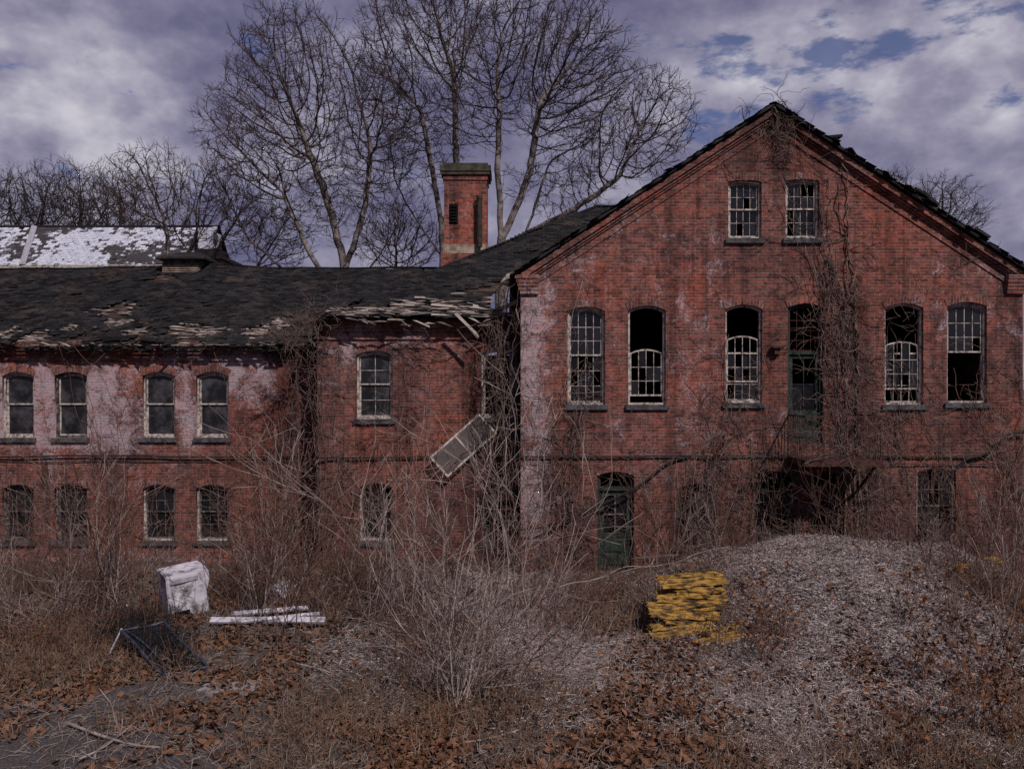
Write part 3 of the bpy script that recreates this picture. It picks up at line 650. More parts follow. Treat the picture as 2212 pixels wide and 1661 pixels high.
vo=m.n('TexVoronoi',None,Vector=P,Scale=16.); vo2=m.n('TexVoronoi',None,Vector=P,Scale=34.)
hsv=m.n('SeparateColor',None,Color=vo.outputs['Color']); hs2=m.n('SeparateColor',None,Color=vo2.outputs['Color'])
nb=m.noise(P,2.5,6,.75); nf=m.noise(P,28.,5,.8)
soil=m.mix(m.mr(nf,.3,.7),c4(.026,.019,.016),c4(.175,.128,.108))
leafc=m.mix(hsv.outputs[0],c4(.035,.016,.01),c4(.15,.072,.042)); leafc=m.mix(m.mr(nf,.35,.6),m.mix(.7,leafc,c4(.018,.011,.009)),leafc)
chipc=m.mix(hs2.outputs[0],c4(.18,.14,.135),c4(.50,.415,.40)); chipc=m.mix(m.mr(nf,.35,.55),c4(.11,.083,.078),chipc); chipc=m.mix(m.mr(nb,.54,.70,0.,.6),chipc,c4(.09,.062,.05))
aspc=m.mix(m.mr(nf,.3,.75),c4(.040,.036,.039),c4(.165,.145,.15)); aspc=m.mix(m.mr(nb,.46,.58),aspc,m.mix(.75,aspc,soil))
def jit(s_,lo=.3,hi=.7): return m.mr(m.math('ADD',s_,m.math('MULTIPLY',m.math('SUBTRACT',nb,.5),1.)),lo,hi)
c=m.mix(jit(sc_.outputs[1]),soil,leafc); c=m.mix(jit(sc_.outputs[0]),c,chipc); c=m.mix(jit(sc_.outputs[2]),c,aspc)
m.color(c); m.bump(m.math('ADD',nf,m.math('MULTIPLY',hsv.outputs[0],.5)),.9,.05); me.materials.append(m.m)
def slabpatch(name,px0,px1,py0,py1,label,mat,seed,zoff=.045):
    cx,cy=G((px0+px1)/2,(py0+py1)/2); rx_=(px1-px0)/2*(cy+D)/FP; ry_=abs(G(px0,py0)[1]-G(px0,py1)[1])/2
    r=random.Random(seed); n=22; vs=[]; 
    for i in range(n):
        a=i/n*6.283; k=r.uniform(.6,1.12); x=cx+rx_*k*math.cos(a); y=cy+ry_*k*math.sin(a); vs.append((x,y,Hs(cx,cy)+zoff))
    b=[(x,y,z-.15) for x,y,z in vs]; f=[tuple(range(n))]+[(i,i+n,(i+1)%n+n,(i+1)%n) for i in range(n)]
    me=bpy.data.meshes.new(name); me.from_pydata(vs+b,[],f); me.materials.append(mat); me.update(); o=obj(name,me); tag(o,label,'pavement','structure'); return o
slabpatch('pavement',430,585,1462,1508,'broken pale concrete slab sunk in leaves',M_conc,3,.03)

# ================================================================= bare trees
def colonize(attr,start,par,step,infl,kill,iters,seed):
    r=np.random.default_rng(seed); P=np.zeros((60000,3)); n=len(start); P[:n]=start; par=list(par); nch=np.zeros(60000,int)
    for p in par:
        if p>=0: nch[p]+=1
    best=np.full(len(attr),1e9); bi=np.zeros(len(attr),int); lo=0
    alive=np.ones(len(attr),bool)
    for it in range(iters):
        if lo<n:
            new=P[lo:n]
            for c0 in range(0,len(new),300):
                q=new[c0:c0+300]; al=np.where(alive)[0]
                dd=(attr[al]**2).sum(1)[:,None]+(q**2).sum(1)[None]-2*attr[al]@q.T; k=dd.argmin(1); mn=np.sqrt(np.maximum(dd[np.arange(len(al)),k],0)); up=mn<best[al]
                best[al[up]]=mn[up]; bi[al[up]]=lo+c0+k[up]
            lo=n
        alive&=best>kill
        act=alive&(best<infl)
        if not act.any(): break
        idx=bi[act]; dv=attr[act]-P[idx]; dv/=np.linalg.norm(dv,axis=1,keepdims=True)
        acc=np.zeros((n,3)); np.add.at(acc,idx,dv); us=np.unique(idx); us=us[nch[us]<3]
        if len(us)==0: break
        dd=acc[us]; dd/=np.linalg.norm(dd,axis=1,keepdims=True)+1e-9
        pr=np.array([par[u_] for u_ in us]); mom=P[us]-P[np.maximum(pr,0)]; ln=np.linalg.norm(mom,axis=1,keepdims=True)+1e-9; mom=mom/ln*(pr>=0)[:,None]*(nch[us]==0)[:,None]
        dd=dd+mom*.7+r.normal(0,.15,dd.shape); dd/=np.linalg.norm(dd,axis=1,keepdims=True)
        k=len(us)
        if n+k>59000: break
        P[n:n+k]=P[us]+dd*step; par+=list(us); nch[us]+=1; n+=k
    return P[:n],np.array(par)
def bare_tree(base,env,nat,seed,label,step=.27,trunk=None,infl=3.5,kill=.42,r0=.0125,k=2.32,twigs=1.9,twl=.6,tm=None):
    r=np.random.default_rng(seed); base=np.array(base,float); pts=[]
    vol=np.array([e[1][0]*e[1][1]*e[1][2] for e in env]); vol=vol/vol.sum()
    for e,v in zip(env,vol):
        n=int(nat*v)+1; q=r.normal(size=(n,3)); q/=np.linalg.norm(q,axis=1,keepdims=True); q*=(r.random((n,1))**(1/2.6)); pts.append(np.array(e[0])+q*np.array(e[1]))
    attr=np.concatenate(pts)-base
    st=[]; pa=[]
    for tr in (trunk or [[(0,0,0),(0,0,6)]]):
        q=[np.array(p,float) for p in tr]; prev=-1 if not st else min(range(len(st)),key=lambda i:np.linalg.norm(st[i]-q[0]))
        for i in range(len(q)-1):
            L=np.linalg.norm(q[i+1]-q[i]); m_=max(1,int(L/step))
            for j in range(m_):
                if prev>=0 and i==0 and j==0: continue
                st.append(q[i]+(q[i+1]-q[i])*j/m_+r.normal(0,.02,3)); pa.append(prev); prev=len(st)-1
    P,par=colonize(attr,np.array(st),pa,step,infl,kill,170,seed)
    n=len(P)
    nc=np.bincount(par[par>=0],minlength=n); ch=np.full(n,-1); ch[par[par>=0]]=np.where(par>=0)[0]
    okk=(nc==1)&(par>=0); ix=np.where(okk)[0]
    for _ in range(2): P[ix]=P[ix]*.5+.25*(P[par[ix]]+P[ch[ix]])
    rr=np.zeros(n)
    for i in range(n-1,0,-1):
        if rr[i]==0: rr[i]=r0**k
        if par[i]>=0: rr[par[i]]+=rr[i]
    rr=rr**(1/k)
    idx=np.arange(1,n); idx=idx[par[1:]>=0]; pp=par[idx]; rp=np.minimum(rr[pp],rr[idx]*1.25)
    S=np.concatenate([P[pp],P[idx],rp[:,None],rr[idx][:,None]],axis=1)
    thick=rr[idx]>.045
    tips=idx[rr[idx]<.030]; nt=int(len(tips)*twigs); t=r.choice(tips,nt); d0=P[t]-P[par[t]]; d0/=np.linalg.norm(d0,axis=1,keepdims=True)
    d=d0+r.normal(0,.5,(nt,3))+np.array([0,0,.15]); d/=np.linalg.norm(d,axis=1,keepdims=True); L=r.uniform(.5,1.2,(nt,1))*twl
    a=P[t]; T=[]; rad=r0*.75
    for s_ in range(2):
        b=a+d*L/2; T.append(np.concatenate([a,b,np.full((nt,1),rad),np.full((nt,1),rad*.8)],axis=1)); rad*=.8
        if s_==0:
            d2=d+r.normal(0,.5,(nt,3)); d2/=np.linalg.norm(d2,axis=1,keepdims=True); T.append(np.concatenate([b,b+d2*L*.5,np.full((nt,1),rad),np.full((nt,1),rad*.6)],axis=1))
        d=d+r.normal(0,.2,(nt,3)); d/=np.linalg.norm(d,axis=1,keepdims=True); a=b
    e=empty('tree',tuple(base),label,'tree','bare winter trees'); e['_local']=1
    tubes('trunk',S[thick],7,M_bark if tm is None else tm,e,None,True)
    V1,F1=tubeVF(S[~thick],3); V2,F2=tubeVF(np.concatenate(T),3,len(V1)); obj('crown',npmesh('crown',np.concatenate([V1,V2]),np.concatenate([F1,F2]),tm or M_twig),e)
    return e
def TX(px,y): return (px-1106)*(D+y)/FP
def TZ(py,y): return EYE+(830-py)*(D+y)/FP
y1=17.
def E(px0,px1,py0,py1,y,ry): 
    a,b=TX(px0,y),TX(px1,y); z1,z0=TZ(py0,y),TZ(py1,y); return (((a+b)/2,y,(z0+z1)/2),((b-a)/2,ry,(z1-z0)/2))
bx_=TX(735,y1)
bare_tree((bx_,y1,0),[E(430,760,130,540,y1,3.2),E(490,780,0,330,y1,3.),E(640,910,100,480,y1,2.8),E(680,880,330,570,y1,2.),E(420,640,180,340,y1,2.)],9500,101,'tall bare plane tree with forked grey trunk',
  trunk=[[(0,0,0),(0,0,7.6),(.15,0,9.8),(-.6,.2,12.5),(-1.6,.3,15.)],[(0,0,7.9),(-1.3,-.3,10.2),(-2.6,.1,13)],[(0.1,0,9.),(1.0,.3,12),(1.3,.4,15)],[(0,0,7.9),(1.6,.3,10.),(2.6,.2,11.6)],[(0,0,7.7),(-2.4,.4,9.3),(-4.2,0,11.)]])
b2=TX(962,y1+1)
bare_tree((b2,y1+1,0),[E(760,1020,-80,320,y1+1,3.),E(820,1010,200,430,y1+1,2.5),E(860,1080,-100,120,y1+1,2.8)],5200,102,'tall slender bare plane tree behind the chimney',
  trunk=[[(0,0,0),(-.1,0,11),(-.5,.1,13.5),(-1.2,.2,17)],[(-.1,0,11),(.5,0,14),(.4,0,18)],[(-.1,0,10),(-1.8,0,12.5),(-2.4,0,14)]])
b3=TX(1085,y1-1)
bare_tree((b3,y1-1,0),[E(1000,1340,-60,300,y1-1,3.2),E(1130,1510,140,400,y1-1,3.),E(1080,1380,10,330,y1-1,3.2),E(1090,1330,330,480,y1-1,2.),E(950,1120,40,330,y1-1,2.5),E(1290,1510,150,350,y1-1,2.)],10500,103,'broad bare plane tree with dense fine crown',
  trunk=[[(0,0,0),(0,0,9.5),(-.2,.1,13.5),(-.1,.3,17)],[(0,0,9.),(1.0,.2,10.8),(2.,.4,14)],[(1.,.2,10.8),(3.,0,11.8),(5.,0,13.2)],[(0,0,10.5),(1.2,.2,13.5),(1.6,.2,16.5)],[(0.1,0,8.6),(2.2,.3,10),(4.,.3,10.8)]])
y4=20.
bare_tree((TX(470,y4),y4,0),[E(215,430,315,500,y4,2.5),E(330,560,350,570,y4,2.5),E(520,680,440,600,y4,2.)],4200,104,'low spreading bare tree with crooked limbs',
  trunk=[[(0,0,0),(0,0,6),(-.8,0,8.5),(-2.4,.2,10)],[(0,0,6),(.8,0,8.6)]])
bare_tree((TX(830,y4),y4,0),[E(770,960,430,600,y4,2.5)],1500,105,'small bare tree between the larger ones',trunk=[[(0,0,0),(0,0,6),(.4,0,8)]])
for i,(a,b,t,bt,yy_) in enumerate(((-90,70,370,530,42),(0,170,356,530,44),(90,250,352,530,43),(170,330,375,540,41),(1860,1960,370,490,36),(1950,2100,385,510,38))):
    bare_tree((TX((a+b)/2,yy_),yy_,0),[E(a,b,t,bt,yy_,3.),E(a+10,b+25,t+40,bt+20,yy_,3.)],3000,110+i,'distant bare tree beyond the roofs',trunk=[[(0,0,0),(0,0,TZ(bt,yy_)-.5)]],r0=.017,step=.4,kill=.5,twl=1.0,twigs=1.7,tm=M_twigf)

# ================================================================= shrubs, vines
def walk(p,d,L,r,depth,segs,bp,rnd,up=.03,wig=.16,tips=None,ang=.75):
    n=max(3,int(L/.16)); st=L/n; p=p.copy(); d=d.copy(); fl=min(.0052,r)
    for i in range(n):
        d=(d+Vector((rnd.gauss(0,wig),rnd.gauss(0,wig),rnd.gauss(0,wig)+up))).normalized(); q=p+d*st
        r0=max(fl,r*(1-.75*i/n)); r1=max(fl,r*(1-.75*(i+1)/n)); segs.append((*p,*q,r0,r1)); p=q
        if depth>0 and i>0 and rnd.random()<bp:
            e=(d+Vector((rnd.gauss(0,ang),rnd.gauss(0,ang),rnd.gauss(0,ang*.7)))).normalized(); walk(p,e,L*rnd.uniform(.25,.55),max(fl,r1*.7),depth-1,segs,bp,rnd,up,wig,tips,ang)
        if tips is not None and rnd.random()<.5: tips.append(tuple(p))
def shrub_segs(seed,ns,h,spread,r=.012,bp=.35,depth=2,up=.04,wig=.14,tips=None,ang=.7,base=.1):
    rnd=random.Random(seed); segs=[]
    for i in range(ns):
        a=rnd.uniform(0,6.283); k=rnd.uniform(.1,1)*spread; d=Vector((math.cos(a)*k,math.sin(a)*k,1)).normalized()
        walk(Vector((rnd.gauss(0,base),rnd.gauss(0,base),-.05)),d,h*rnd.uniform(.5,1.05),r*rnd.uniform(.6,1.2),depth,segs,bp,rnd,up,wig,tips,ang)
    return segs
def shrub_mesh(name,mat,*a,**k):
    V,Fc=tubeVF(shrub_segs(*a,**k),3); return npmesh(name,V,Fc,mat)
def place(name,me,x,y,s=1.,rz=0.,label='leafless shrub with thin tangled stems',cat='shrub',group='leafless shrubs',sz=None):
    o=bpy.data.objects.new(name,me); o.location=(x,y,Hs(x,y)); o.rotation_euler=(0,0,rz); o.scale=(s,s,s*random.uniform(.9,1.1) if sz is None else sz); C.objects.link(o); tag(o,label,cat,None,group); return o
x,y=G(985,1525); place('bare_shrub',shrub_mesh('bare_shrub',M_stemp,1,12,4.3,.60,r=.014,bp=.28,depth=2,up=.025,wig=.09,ang=.6),x,y,1.,0,'large spreading leafless shrub with tall pale stems')
place('bare_shrub',shrub_mesh('bare_shrub',M_stemp,61,7,3.0,1.3,r=.011,bp=.30,depth=2,up=.02,wig=.14,ang=.6),x+.1,y+.1,1.,0,'leafless shrub with arching pale side stems')
x,y=G(985,1490); place('bare_shrub',shrub_mesh('bare_shrub',M_stemr,2,11,2.1,1.9,r=.008,bp=.34,depth=2,up=.0,wig=.18,ang=.8,base=.7),x,y,1.,0,'low tangle of thin stems around a larger shrub')
vr=[shrub_mesh('bare_shrub',M_stemr,10+i,6,3.2,.45,r=.012,bp=.26,depth=2,base=.3,wig=.11) for i in range(6)]
vp=[shrub_mesh('bare_shrub',M_stemp,20+i,5,3.1,.40,r=.012,bp=.26,depth=2,wig=.1,base=.2) for i in range(4)]
vt=[shrub_mesh('bare_sapling',M_stemp,30+i,3,4.1,.22,r=.017,bp=.36,depth=2,wig=.07) for i in range(3)]
vq=[shrub_mesh('bare_sapling',M_stemr,70+i,3,3.6,.25,r=.015,bp=.30,depth=2,wig=.08,base=.25) for i in range(4)]
vl=[shrub_mesh('bare_bush',M_stemr if i<3 else M_stemp,40+i,14,1.2,1.4,r=.0075,bp=.38,depth=2,up=0,wig=.22,base=.35) for i in range(5)]
vd=shrub_mesh('brush_pile',M_cable,49,70,1.3,2.2,r=.016,bp=.4,depth=2,up=-.02,wig=.25,base=.45)
LS='leafless reddish-brown shrub against the brick wall'; LP='leafless shrub with pale grey stems'
def ylim(x): return -.35 if x>0 else (.5 if x>-4.6 else 1.7)
def clear(px,x=None): return 1262<px<1385
for (px,py,s) in ((190,1370,1.15),(215,1330,1.05),(600,1395,1.15),(560,1330,1.),(620,1290,1.1),(715,1290,1.1),(700,1330,1.),(90,1300,.8),(30,1290,.75),(890,1310,.9),(1190,1290,.9),(1440,1290,.9),(1500,1250,.85),
   (2120,1330,.95),(2195,1400,1.1),(2215,1300,1.15),(1425,1270,.85),(265,1255,.7),(1880,1240,.7),(1560,1245,.75),(640,1340,1.15),(20,1370,.8),(360,1255,.65),(455,1262,.6),(530,1260,.8),(1080,1290,.75),(1980,1260,.6),(2060,1290,.75),(160,1262,.75),(1300,1300,.4),(1120,1320,.85)):
    x,y=G(px,py); place('bare_shrub',random.choice(vr),x,min(y,ylim(x)),s*random.uniform(.9,1.1),random.uniform(0,6),LS)
for i in range(26):
    px=-40+i*88+random.uniform(-40,40)
    if clear(px): continue
    x,y=G(px,random.uniform(1232,1290)); place('bare_shrub',random.choice(vr),x,min(y,ylim(x)),random.uniform(.35,.65),random.uniform(0,6),LS)
for i in range(30):
    px=-30+i*77+random.uniform(-35,35)
    if clear(px) or 1600<px<1960: continue
    x,y=G(px,random.uniform(1260,1400)); place('bare_sapling',random.choice(vq),x,min(y,ylim(x)),random.uniform(.7,1.05),random.uniform(0,6),'thin upright leafless brown sapling','sapling','leafless saplings')
for (px,py,s) in ((800,1370,1.05),(870,1300,1.),(740,1300,.9),(1205,1300,.7),(2165,1350,1.1),(2200,1450,1.),(1430,1320,.6),(20,1340,.7),(540,1320,.9),(240,1340,.9),(1150,1340,.7)):
    x,y=G(px,py); place('bare_shrub',random.choice(vp),x,min(y,ylim(x)),s,random.uniform(0,6),LP)
for (px,py,s) in ((845,1330,.95),(240,1310,.85),(560,1360,.95),(2185,1330,.9),(1545,1270,.65),(130,1360,.8),(630,1330,.95),(1460,1290,.7),(880,1340,.9),(1050,1340,.8)):
    x,y=G(px,py); place('bare_sapling',random.choice(vt),x,min(y,ylim(x)),s,random.uniform(0,6),'tall thin leafless sapling','sapling','leafless saplings')
for i in range(125):
    px=random.uniform(-60,2280); py=1240+abs(random.gauss(0,110))
    if 330<px<720 and py>1300 and random.random()<.6: continue
    if 1590<px<1960 and random.random()<.85: continue
    if px<650 and py>1470: continue
    if 1400<px<1640 and 1260<py<1440: continue
    if clear(px) and py<1310: continue
    if px<520 and py<1290 and random.random()<.5: continue
    x,y=G(px,min(py,1600)); y=min(y,-.3 if x>0 else .5); place('bare_bush',random.choice(vl),x,y,random.uniform(.45,1.05)*(.5 if clear(px) else 1.),random.uniform(0,6),'low tangled leafless brush among dead leaves','bush','low leafless bushes')
for (px,py,s,zz) in ((300,1395,.60,.50),(335,1425,.55,.40),(270,1370,.55,.5),(375,1400,.5,.45),(320,1360,.5,.5)):
    x,y=G(px,py); place('brush_pile',vd,x,y,s,random.uniform(0,6),'dark heap of dead brush and wire beside a metal gate','brush pile','dark brush heaps',zz)
def leafVF(P,size,r,off=0,flat=.35):
    N=len(P); yaw=r.uniform(0,6.283,N); u=np.stack([np.cos(yaw),np.sin(yaw),r.normal(0,flat,N)],1); u/=np.linalg.norm(u,axis=1,keepdims=True)
    w=np.cross(np.tile([[0,0,1.]],(N,1))+r.normal(0,flat*1.2,(N,3)),u); w/=np.linalg.norm(w,axis=1,keepdims=True); n=np.cross(u,w); s=(size*r.uniform(.45,1.4,N))[:,None]; cu=r.uniform(-.1,.5,N)[:,None]
    V=np.stack([P-u*s*.5,P-u*s*.1+w*s*.45+n*s*cu,P+u*s*.6+n*s*cu*.6,P-u*s*.1-w*s*.42+n*s*cu*.8,P+u*s*.25+w*s*.12],1)
    f=np.array([[0,3,4],[3,2,4],[0,4,1]]); Fc=(np.arange(N)[:,None,None]*5+f[None]).reshape(-1,3)+off
    return V.reshape(-1,3),Fc
rr=np.random.default_rng(55)
for (px,py,s,h) in ((1660,1450,.9,1.),(1690,1420,.85,.9),(1640,1400,.8,.9),(2080,1500,1.1,1.1),(2040,1560,.9,.9),(2150,1480,1.,1.),(1960,1420,.9,.9),(1990,1480,.9,.9),(1960,1640,.8,.8),(1480,1560,.6,.7),(2120,1590,.8,.9),(300,1350,.5,.6),(100,1400,.6,.8),(1640,1500,.5,.6),(2180,1600,1.,1.),(2060,1420,.9,1.),(2010,1380,.8,.9),(1420,1470,.6,.7),(1920,1560,.6,.6)):
    tips=[]; sg=shrub_segs(int(px+py),15,h,.8,r=.0075,bp=.4,depth=2,tips=tips); x,y=G(px,py); hz0=Hs(x,y)
    e=empty('leafy_shrub',(x,y,hz0),'small shrub holding crisp orange-brown dead leaves','shrub','shrubs with dead leaves'); e['_local']=1; e.scale=(s,s,s)
    tubes('stems',sg,3,M_stemr,e)['kind']='stuff'; tp=np.array(tips)[rr.random(len(tips))<.8]; V,Fc=leafVF(tp,.075,rr,0,.8); o=obj('leaves',npmesh('leaves',V,Fc,M_leafb),e)
def scatter(N,fn,y0=-13.5,y1=1.,xw=1.):
    out=[]; tot=0
    while tot<N:
        t=rr.uniform(y0,y1,N); x=rr.uniform(-1,1,N)*(t+D)*.66; k=rr.random(N)<fn(x,t); 
        wall=np.where(x>.2,-.1,np.where(x>-4.7,1.1,2.3)); k&=t<wall
        out.append(np.stack([x[k],t[k]],1)); tot+=k.sum()
        if len(out)>60: break
    o=np.concatenate(out)[:N]; return o
q=scatter(34000,leafm); P3=np.column_stack([q,H(q[:,0],q[:,1])+rr.uniform(.005,.05,len(q))]); V,Fc=leafVF(P3,.10,rr,0,.55)
o=obj('fallen_leaves',npmesh('fallen_leaves',V,Fc,M_leaf)); tag(o,'patches of rusty brown fallen leaves on the ground','leaves','stuff')
q=scatter(62000,lambda x,y:np.minimum(chipm(x,y),.8*moundm(x,y)+.3)); P3=np.column_stack([q,H(q[:,0],q[:,1])+rr.uniform(.0,.04,len(q))])
N=len(P3); yaw=rr.uniform(0,6.283,N); u=np.stack([np.cos(yaw),np.sin(yaw),rr.normal(0,.35,N)],1); L=rr.uniform(.02,.085,N)[:,None]
S=np.concatenate([P3-u*L,P3+u*L,rr.uniform(.004,.012,(N,1)),rr.uniform(.002,.007,(N,1))],1); V,Fc=tubeVF(S,3)
o=obj('wood_chips',npmesh('wood_chips',V,Fc,M_chip)); tag(o,'heap of pale shredded wood chips','wood chips','stuff')
def grass(N,fn,h,lean,mat,label,name,r_=.0048):
    q=scatter(N,fn); N=len(q); P=np.column_stack([q,H(q[:,0],q[:,1])]); a=rr.uniform(0,6.283,N); l=rr.uniform(0,1,N)*lean; hh=rr.uniform(.3,1,N)*h
    d=np.stack([np.cos(a)*l,np.sin(a)*l,np.ones(N)],1); d/=np.linalg.norm(d,axis=1,keepdims=True)
    m1=P+d*hh[:,None]*.55; d2=d+rr.normal(0,.35,(N,3)); d2[:,2]-=.25; d2/=np.linalg.norm(d2,axis=1,keepdims=True); m2=m1+d2*hh[:,None]*.5
    r=np.full((N,1),r_); S=np.concatenate([np.concatenate([P,m1,r,r*.9],1),np.concatenate([m1,m2,r*.9,r*.5],1)]); V,Fc=tubeVF(S,3)
    o=obj(name,npmesh(name,V,Fc,mat)); tag(o,label,'grass','stuff')
wm=lambda x,y:np.clip(.15+1.1*sn(x,y,1.5,31),0,1)*(1-.85*asph(x,y))*(1-.93*moundm(x,y))*(1-.8*np.exp(-(((x-2.45)/1.1)**2+((y+.6)/2.)**2)))
grass(19000,wm,.36,1.8,M_grass,'matted dead grass and weeds','dead_grass')
grass(3000,lambda x,y:wm(x,y)*np.clip((y+9)/6,0,1),.75,1.1,M_stemr,'upright dry weed stalks along the walls','weed_stalks',.006)
grass(34000,lambda x,y:np.maximum(chipm(x,y)*.6,.3)*(1-.6*asph(x,y))*(1-.5*moundm(x,y)),.30,7.,M_stemp,'pale broken twigs littering the ground','ground_twigs')

def resample(pts,st):
    q=spline(pts,10); out=[q[0]]
    for p in q[1:]:
        if (p-out[-1]).length>=st: out.append(p)
    return out
def vine(paths,seed,strands=3,jit=.10,off=.35,olen=.8,r=.016,label='woody leafless vine climbing the brick wall',droop=0.,depthj=.05):
    rnd=random.Random(seed); segs=[]; FL=.0055
    def side(p,d,L,r_,dep):
        n=max(3,int(L/.1)); st=L/n; a=p.copy(); y0=p.y
        for i in range(n):
            d=(d+Vector((rnd.gauss(0,.3),rnd.gauss(0,.08),rnd.gauss(0,.3)-droop))).normalized(); q=a+d*st
            q.y=min(q.y,y0+.02); segs.append((*a,*q,max(FL,r_*(1-.6*i/n)),max(FL,r_*(1-.6*(i+1)/n)))); a=q
            if dep>0 and rnd.random()<.18: side(a,(d+Vector((rnd.gauss(0,.8),0,rnd.gauss(0,.8)))).normalized(),L*.5,r_*.75,dep-1)
    for pts in paths:
        base=resample(pts,.14); n=len(base)
        for s_ in range(strands):
            o=Vector((rnd.gauss(0,jit),0,rnd.gauss(0,jit*.5))); w=Vector((0,0,0)); prev=None; e=int(n*rnd.uniform(.6,1.)) if s_ else n
            rs=r*rnd.uniform(.4,1.1)
            for i,b in enumerate(base[:max(e,3)]):
                w=w*.9+Vector((rnd.gauss(0,.035),0,rnd.gauss(0,.015))); p=b+o*(min(1,i/4))+w; p.y=b.y-abs(rnd.gauss(0,depthj))-.012
                if prev is not None:
                    segs.append((*prev,*p,max(FL,rs*(1-.6*i/n)),max(FL,rs*(1-.6*(i+1)/n))))
                    if rnd.random()<off: side(p,Vector((rnd.gauss(0,1),rnd.gauss(-.1,.15),rnd.gauss(0,.8))).normalized(),olen*rnd.uniform(.3,1.2),rs*.32+.0028,1)
                prev=p
    o=tubes('climbing_vine',segs,3,M_vine); tag(o,label,'vine',None,'vines on the walls'); return len(segs)
def pp(l,d=0,yo=0): return [(X(a,d),d-yo,Z(b,d)) for a,b in l]
vine([pp([(1835,1225),(1840,1000),(1835,800),(1815,640),(1800,500),(1795,370),(1740,310),(1675,245)])],1,4,.15,.4,.9,.035,'thick woody vine climbing from ground to gable peak')
vine([pp([(1850,1225),(1825,950),(1790,720),(1760,560),(1715,440),(1700,320)]),pp([(1800,1220),(1815,1000),(1820,800),(1840,600)]),pp([(1860,1225),(1850,1000),(1800,850),(1790,600),(1770,500)])],2,3,.18,.4,1.,.02)
vine([pp([(1640,290),(1665,250),(1690,270),(1700,320)]),pp([(1670,240),(1660,270),(1640,300)]),pp([(1675,245),(1690,225),(1690,200)]),pp([(1610,260),(1612,220),(1610,205)]),pp([(1665,235),(1672,290),(1665,340)],0,.15),pp([(1690,250),(1700,300),(1690,350)],0,.15)],3,6,.11,.95,.45,.012,'clump of dead vine on the gable peak',droop=.25)
vine([pp([(1790,560),(1815,650),(1830,760),(1840,900),(1850,990)]),pp([(1780,600),(1800,700),(1830,820)])],4,6,.18,.65,.9,.013)
vine([pp([(1800,1000),(1780,930),(1740,900),(1710,960)],0,1.25),pp([(1700,990),(1800,960),(1850,900)],0,1.25),pp([(1850,900),(1860,1000),(1840,1200)],0,1.2)],5,3,.16,.5,.9,.014,'dead vines tangled through the balcony railing')
vine([pp([(1500,1230),(1530,1060),(1570,900),(1560,700)]),pp([(1530,1230),(1550,1000),(1590,880)])],6,4,.14,.5,1.,.013)
vine([pp([(1250,1230),(1210,1110),(1180,1000),(1215,890),(1240,760),(1235,680)]),pp([(1190,1230),(1185,1050),(1225,900)]),pp([(1250,1230),(1230,1050),(1260,900),(1285,760)])],7,4,.12,.5,.9,.013)
vine([pp([(1110,1235),(1100,1000),(1090,800),(1110,650),(1105,590)],0,.1),pp([(1100,600),(1080,760),(1075,900),(1080,1100)],0,-.7),pp([(1060,690),(1045,800),(1085,1000),(1090,1200)],0,-.6)],8,5,.14,.6,.7,.015,'dense hanging vines in the corner between two walls',droop=.15)
vine([pp([(660,1240),(655,1000),(660,800),(650,700)],1.2,.05),pp([(690,1240),(670,1000),(640,760),(600,720)],1.2,.1),pp([(640,1230),(600,1000),(630,820),(680,700)],2.3,.0),pp([(590,1230),(580,1050),(620,900),(650,760)],2.3,.0)],9,3,.24,.55,1.1,.012,'dense dead vines on the corner of the wall')
vine([pp([(630,1230),(650,950),(660,720)],1.2,.15),pp([(700,1240),(700,1000),(695,750)],1.2,.02)],90,3,.24,.5,1.,.011,'dense dead vines on the corner of the wall')
vine([pp([(640,730),(660,700),(700,680),(760,640)],1.,.3),pp([(600,740),(640,720),(680,690)],1.,.3),pp([(620,700),(660,680),(700,660)],1.,.3)],10,6,.14,.9,.7,.008,'matted dead vine tumbling over the roof corner')
vine([pp([(740,1235),(740,1050),(860,900),(870,780)],1.2),pp([(900,1230),(880,1000),(870,860)],1.2),pp([(720,1235),(720,1000),(740,850)],1.2),pp([(860,760),(900,740),(960,770),(1030,740)],1.2)],11,3,.14,.5,.9,.009)
vine([pp([(1960,1230),(1965,1050),(1950,880),(1960,740),(1940,680)]),pp([(2080,1230),(2080,1050),(1995,880),(1990,720)]),pp([(1930,1230),(1900,1050),(1930,900)])],12,3,.10,.5,.8,.011)
vine([pp([(2190,1230),(2180,1050),(2110,900),(2130,760)]),pp([(2130,1230),(2150,1100),(2200,900),(2190,820)])],13,3,.12,.6,.9,.011)
vine([pp([(1610,1230),(1610,1050),(1610,880),(1620,740)]),pp([(1740,1230),(1690,1050),(1650,900)])],14,3,.14,.6,.9,.011)
vine([pp([(1280,1230),(1275,1080),(1330,990),(1400,960)]),pp([(1400,1230),(1385,1080),(1430,1000)]),pp([(1350,1225),(1365,1130),(1330,1060)],0,.05),pp([(1230,1230),(1250,1150),(1260,1060)])],15,2,.10,.6,.7,.010)
vine([pp([(1900,1230),(1880,1080),(1890,960),(1860,880)]),pp([(1740,1230),(1735,1100),(1700,1000)])],16,3,.12,.6,.9,.011)
vine([pp([(1640,400),(1600,380),(1570,300)]),pp([(1790,400),(1740,340),(1700,300)]),pp([(2050,600),(2080,560),(2110,540)]),pp([(1950,1000),(1900,700),(2000,640)]),pp([(1700,330),(1720,400),(1710,480)])],17,2,.08,.5,.7,.007)
for i,(a,b) in enumerate(((90,1050),(130,1000),(200,900),(290,1080),(340,1040),(540,850),(560,960),(50,1060),(20,900),(250,1040),(455,1060),(155,1050))):
    vine([pp([(a+random.uniform(-20,20),1230),(a+random.uniform(-20,20),(1230+b)/2),(a,b)],2.4)],30+i,2,.12,.5,.7,.009)
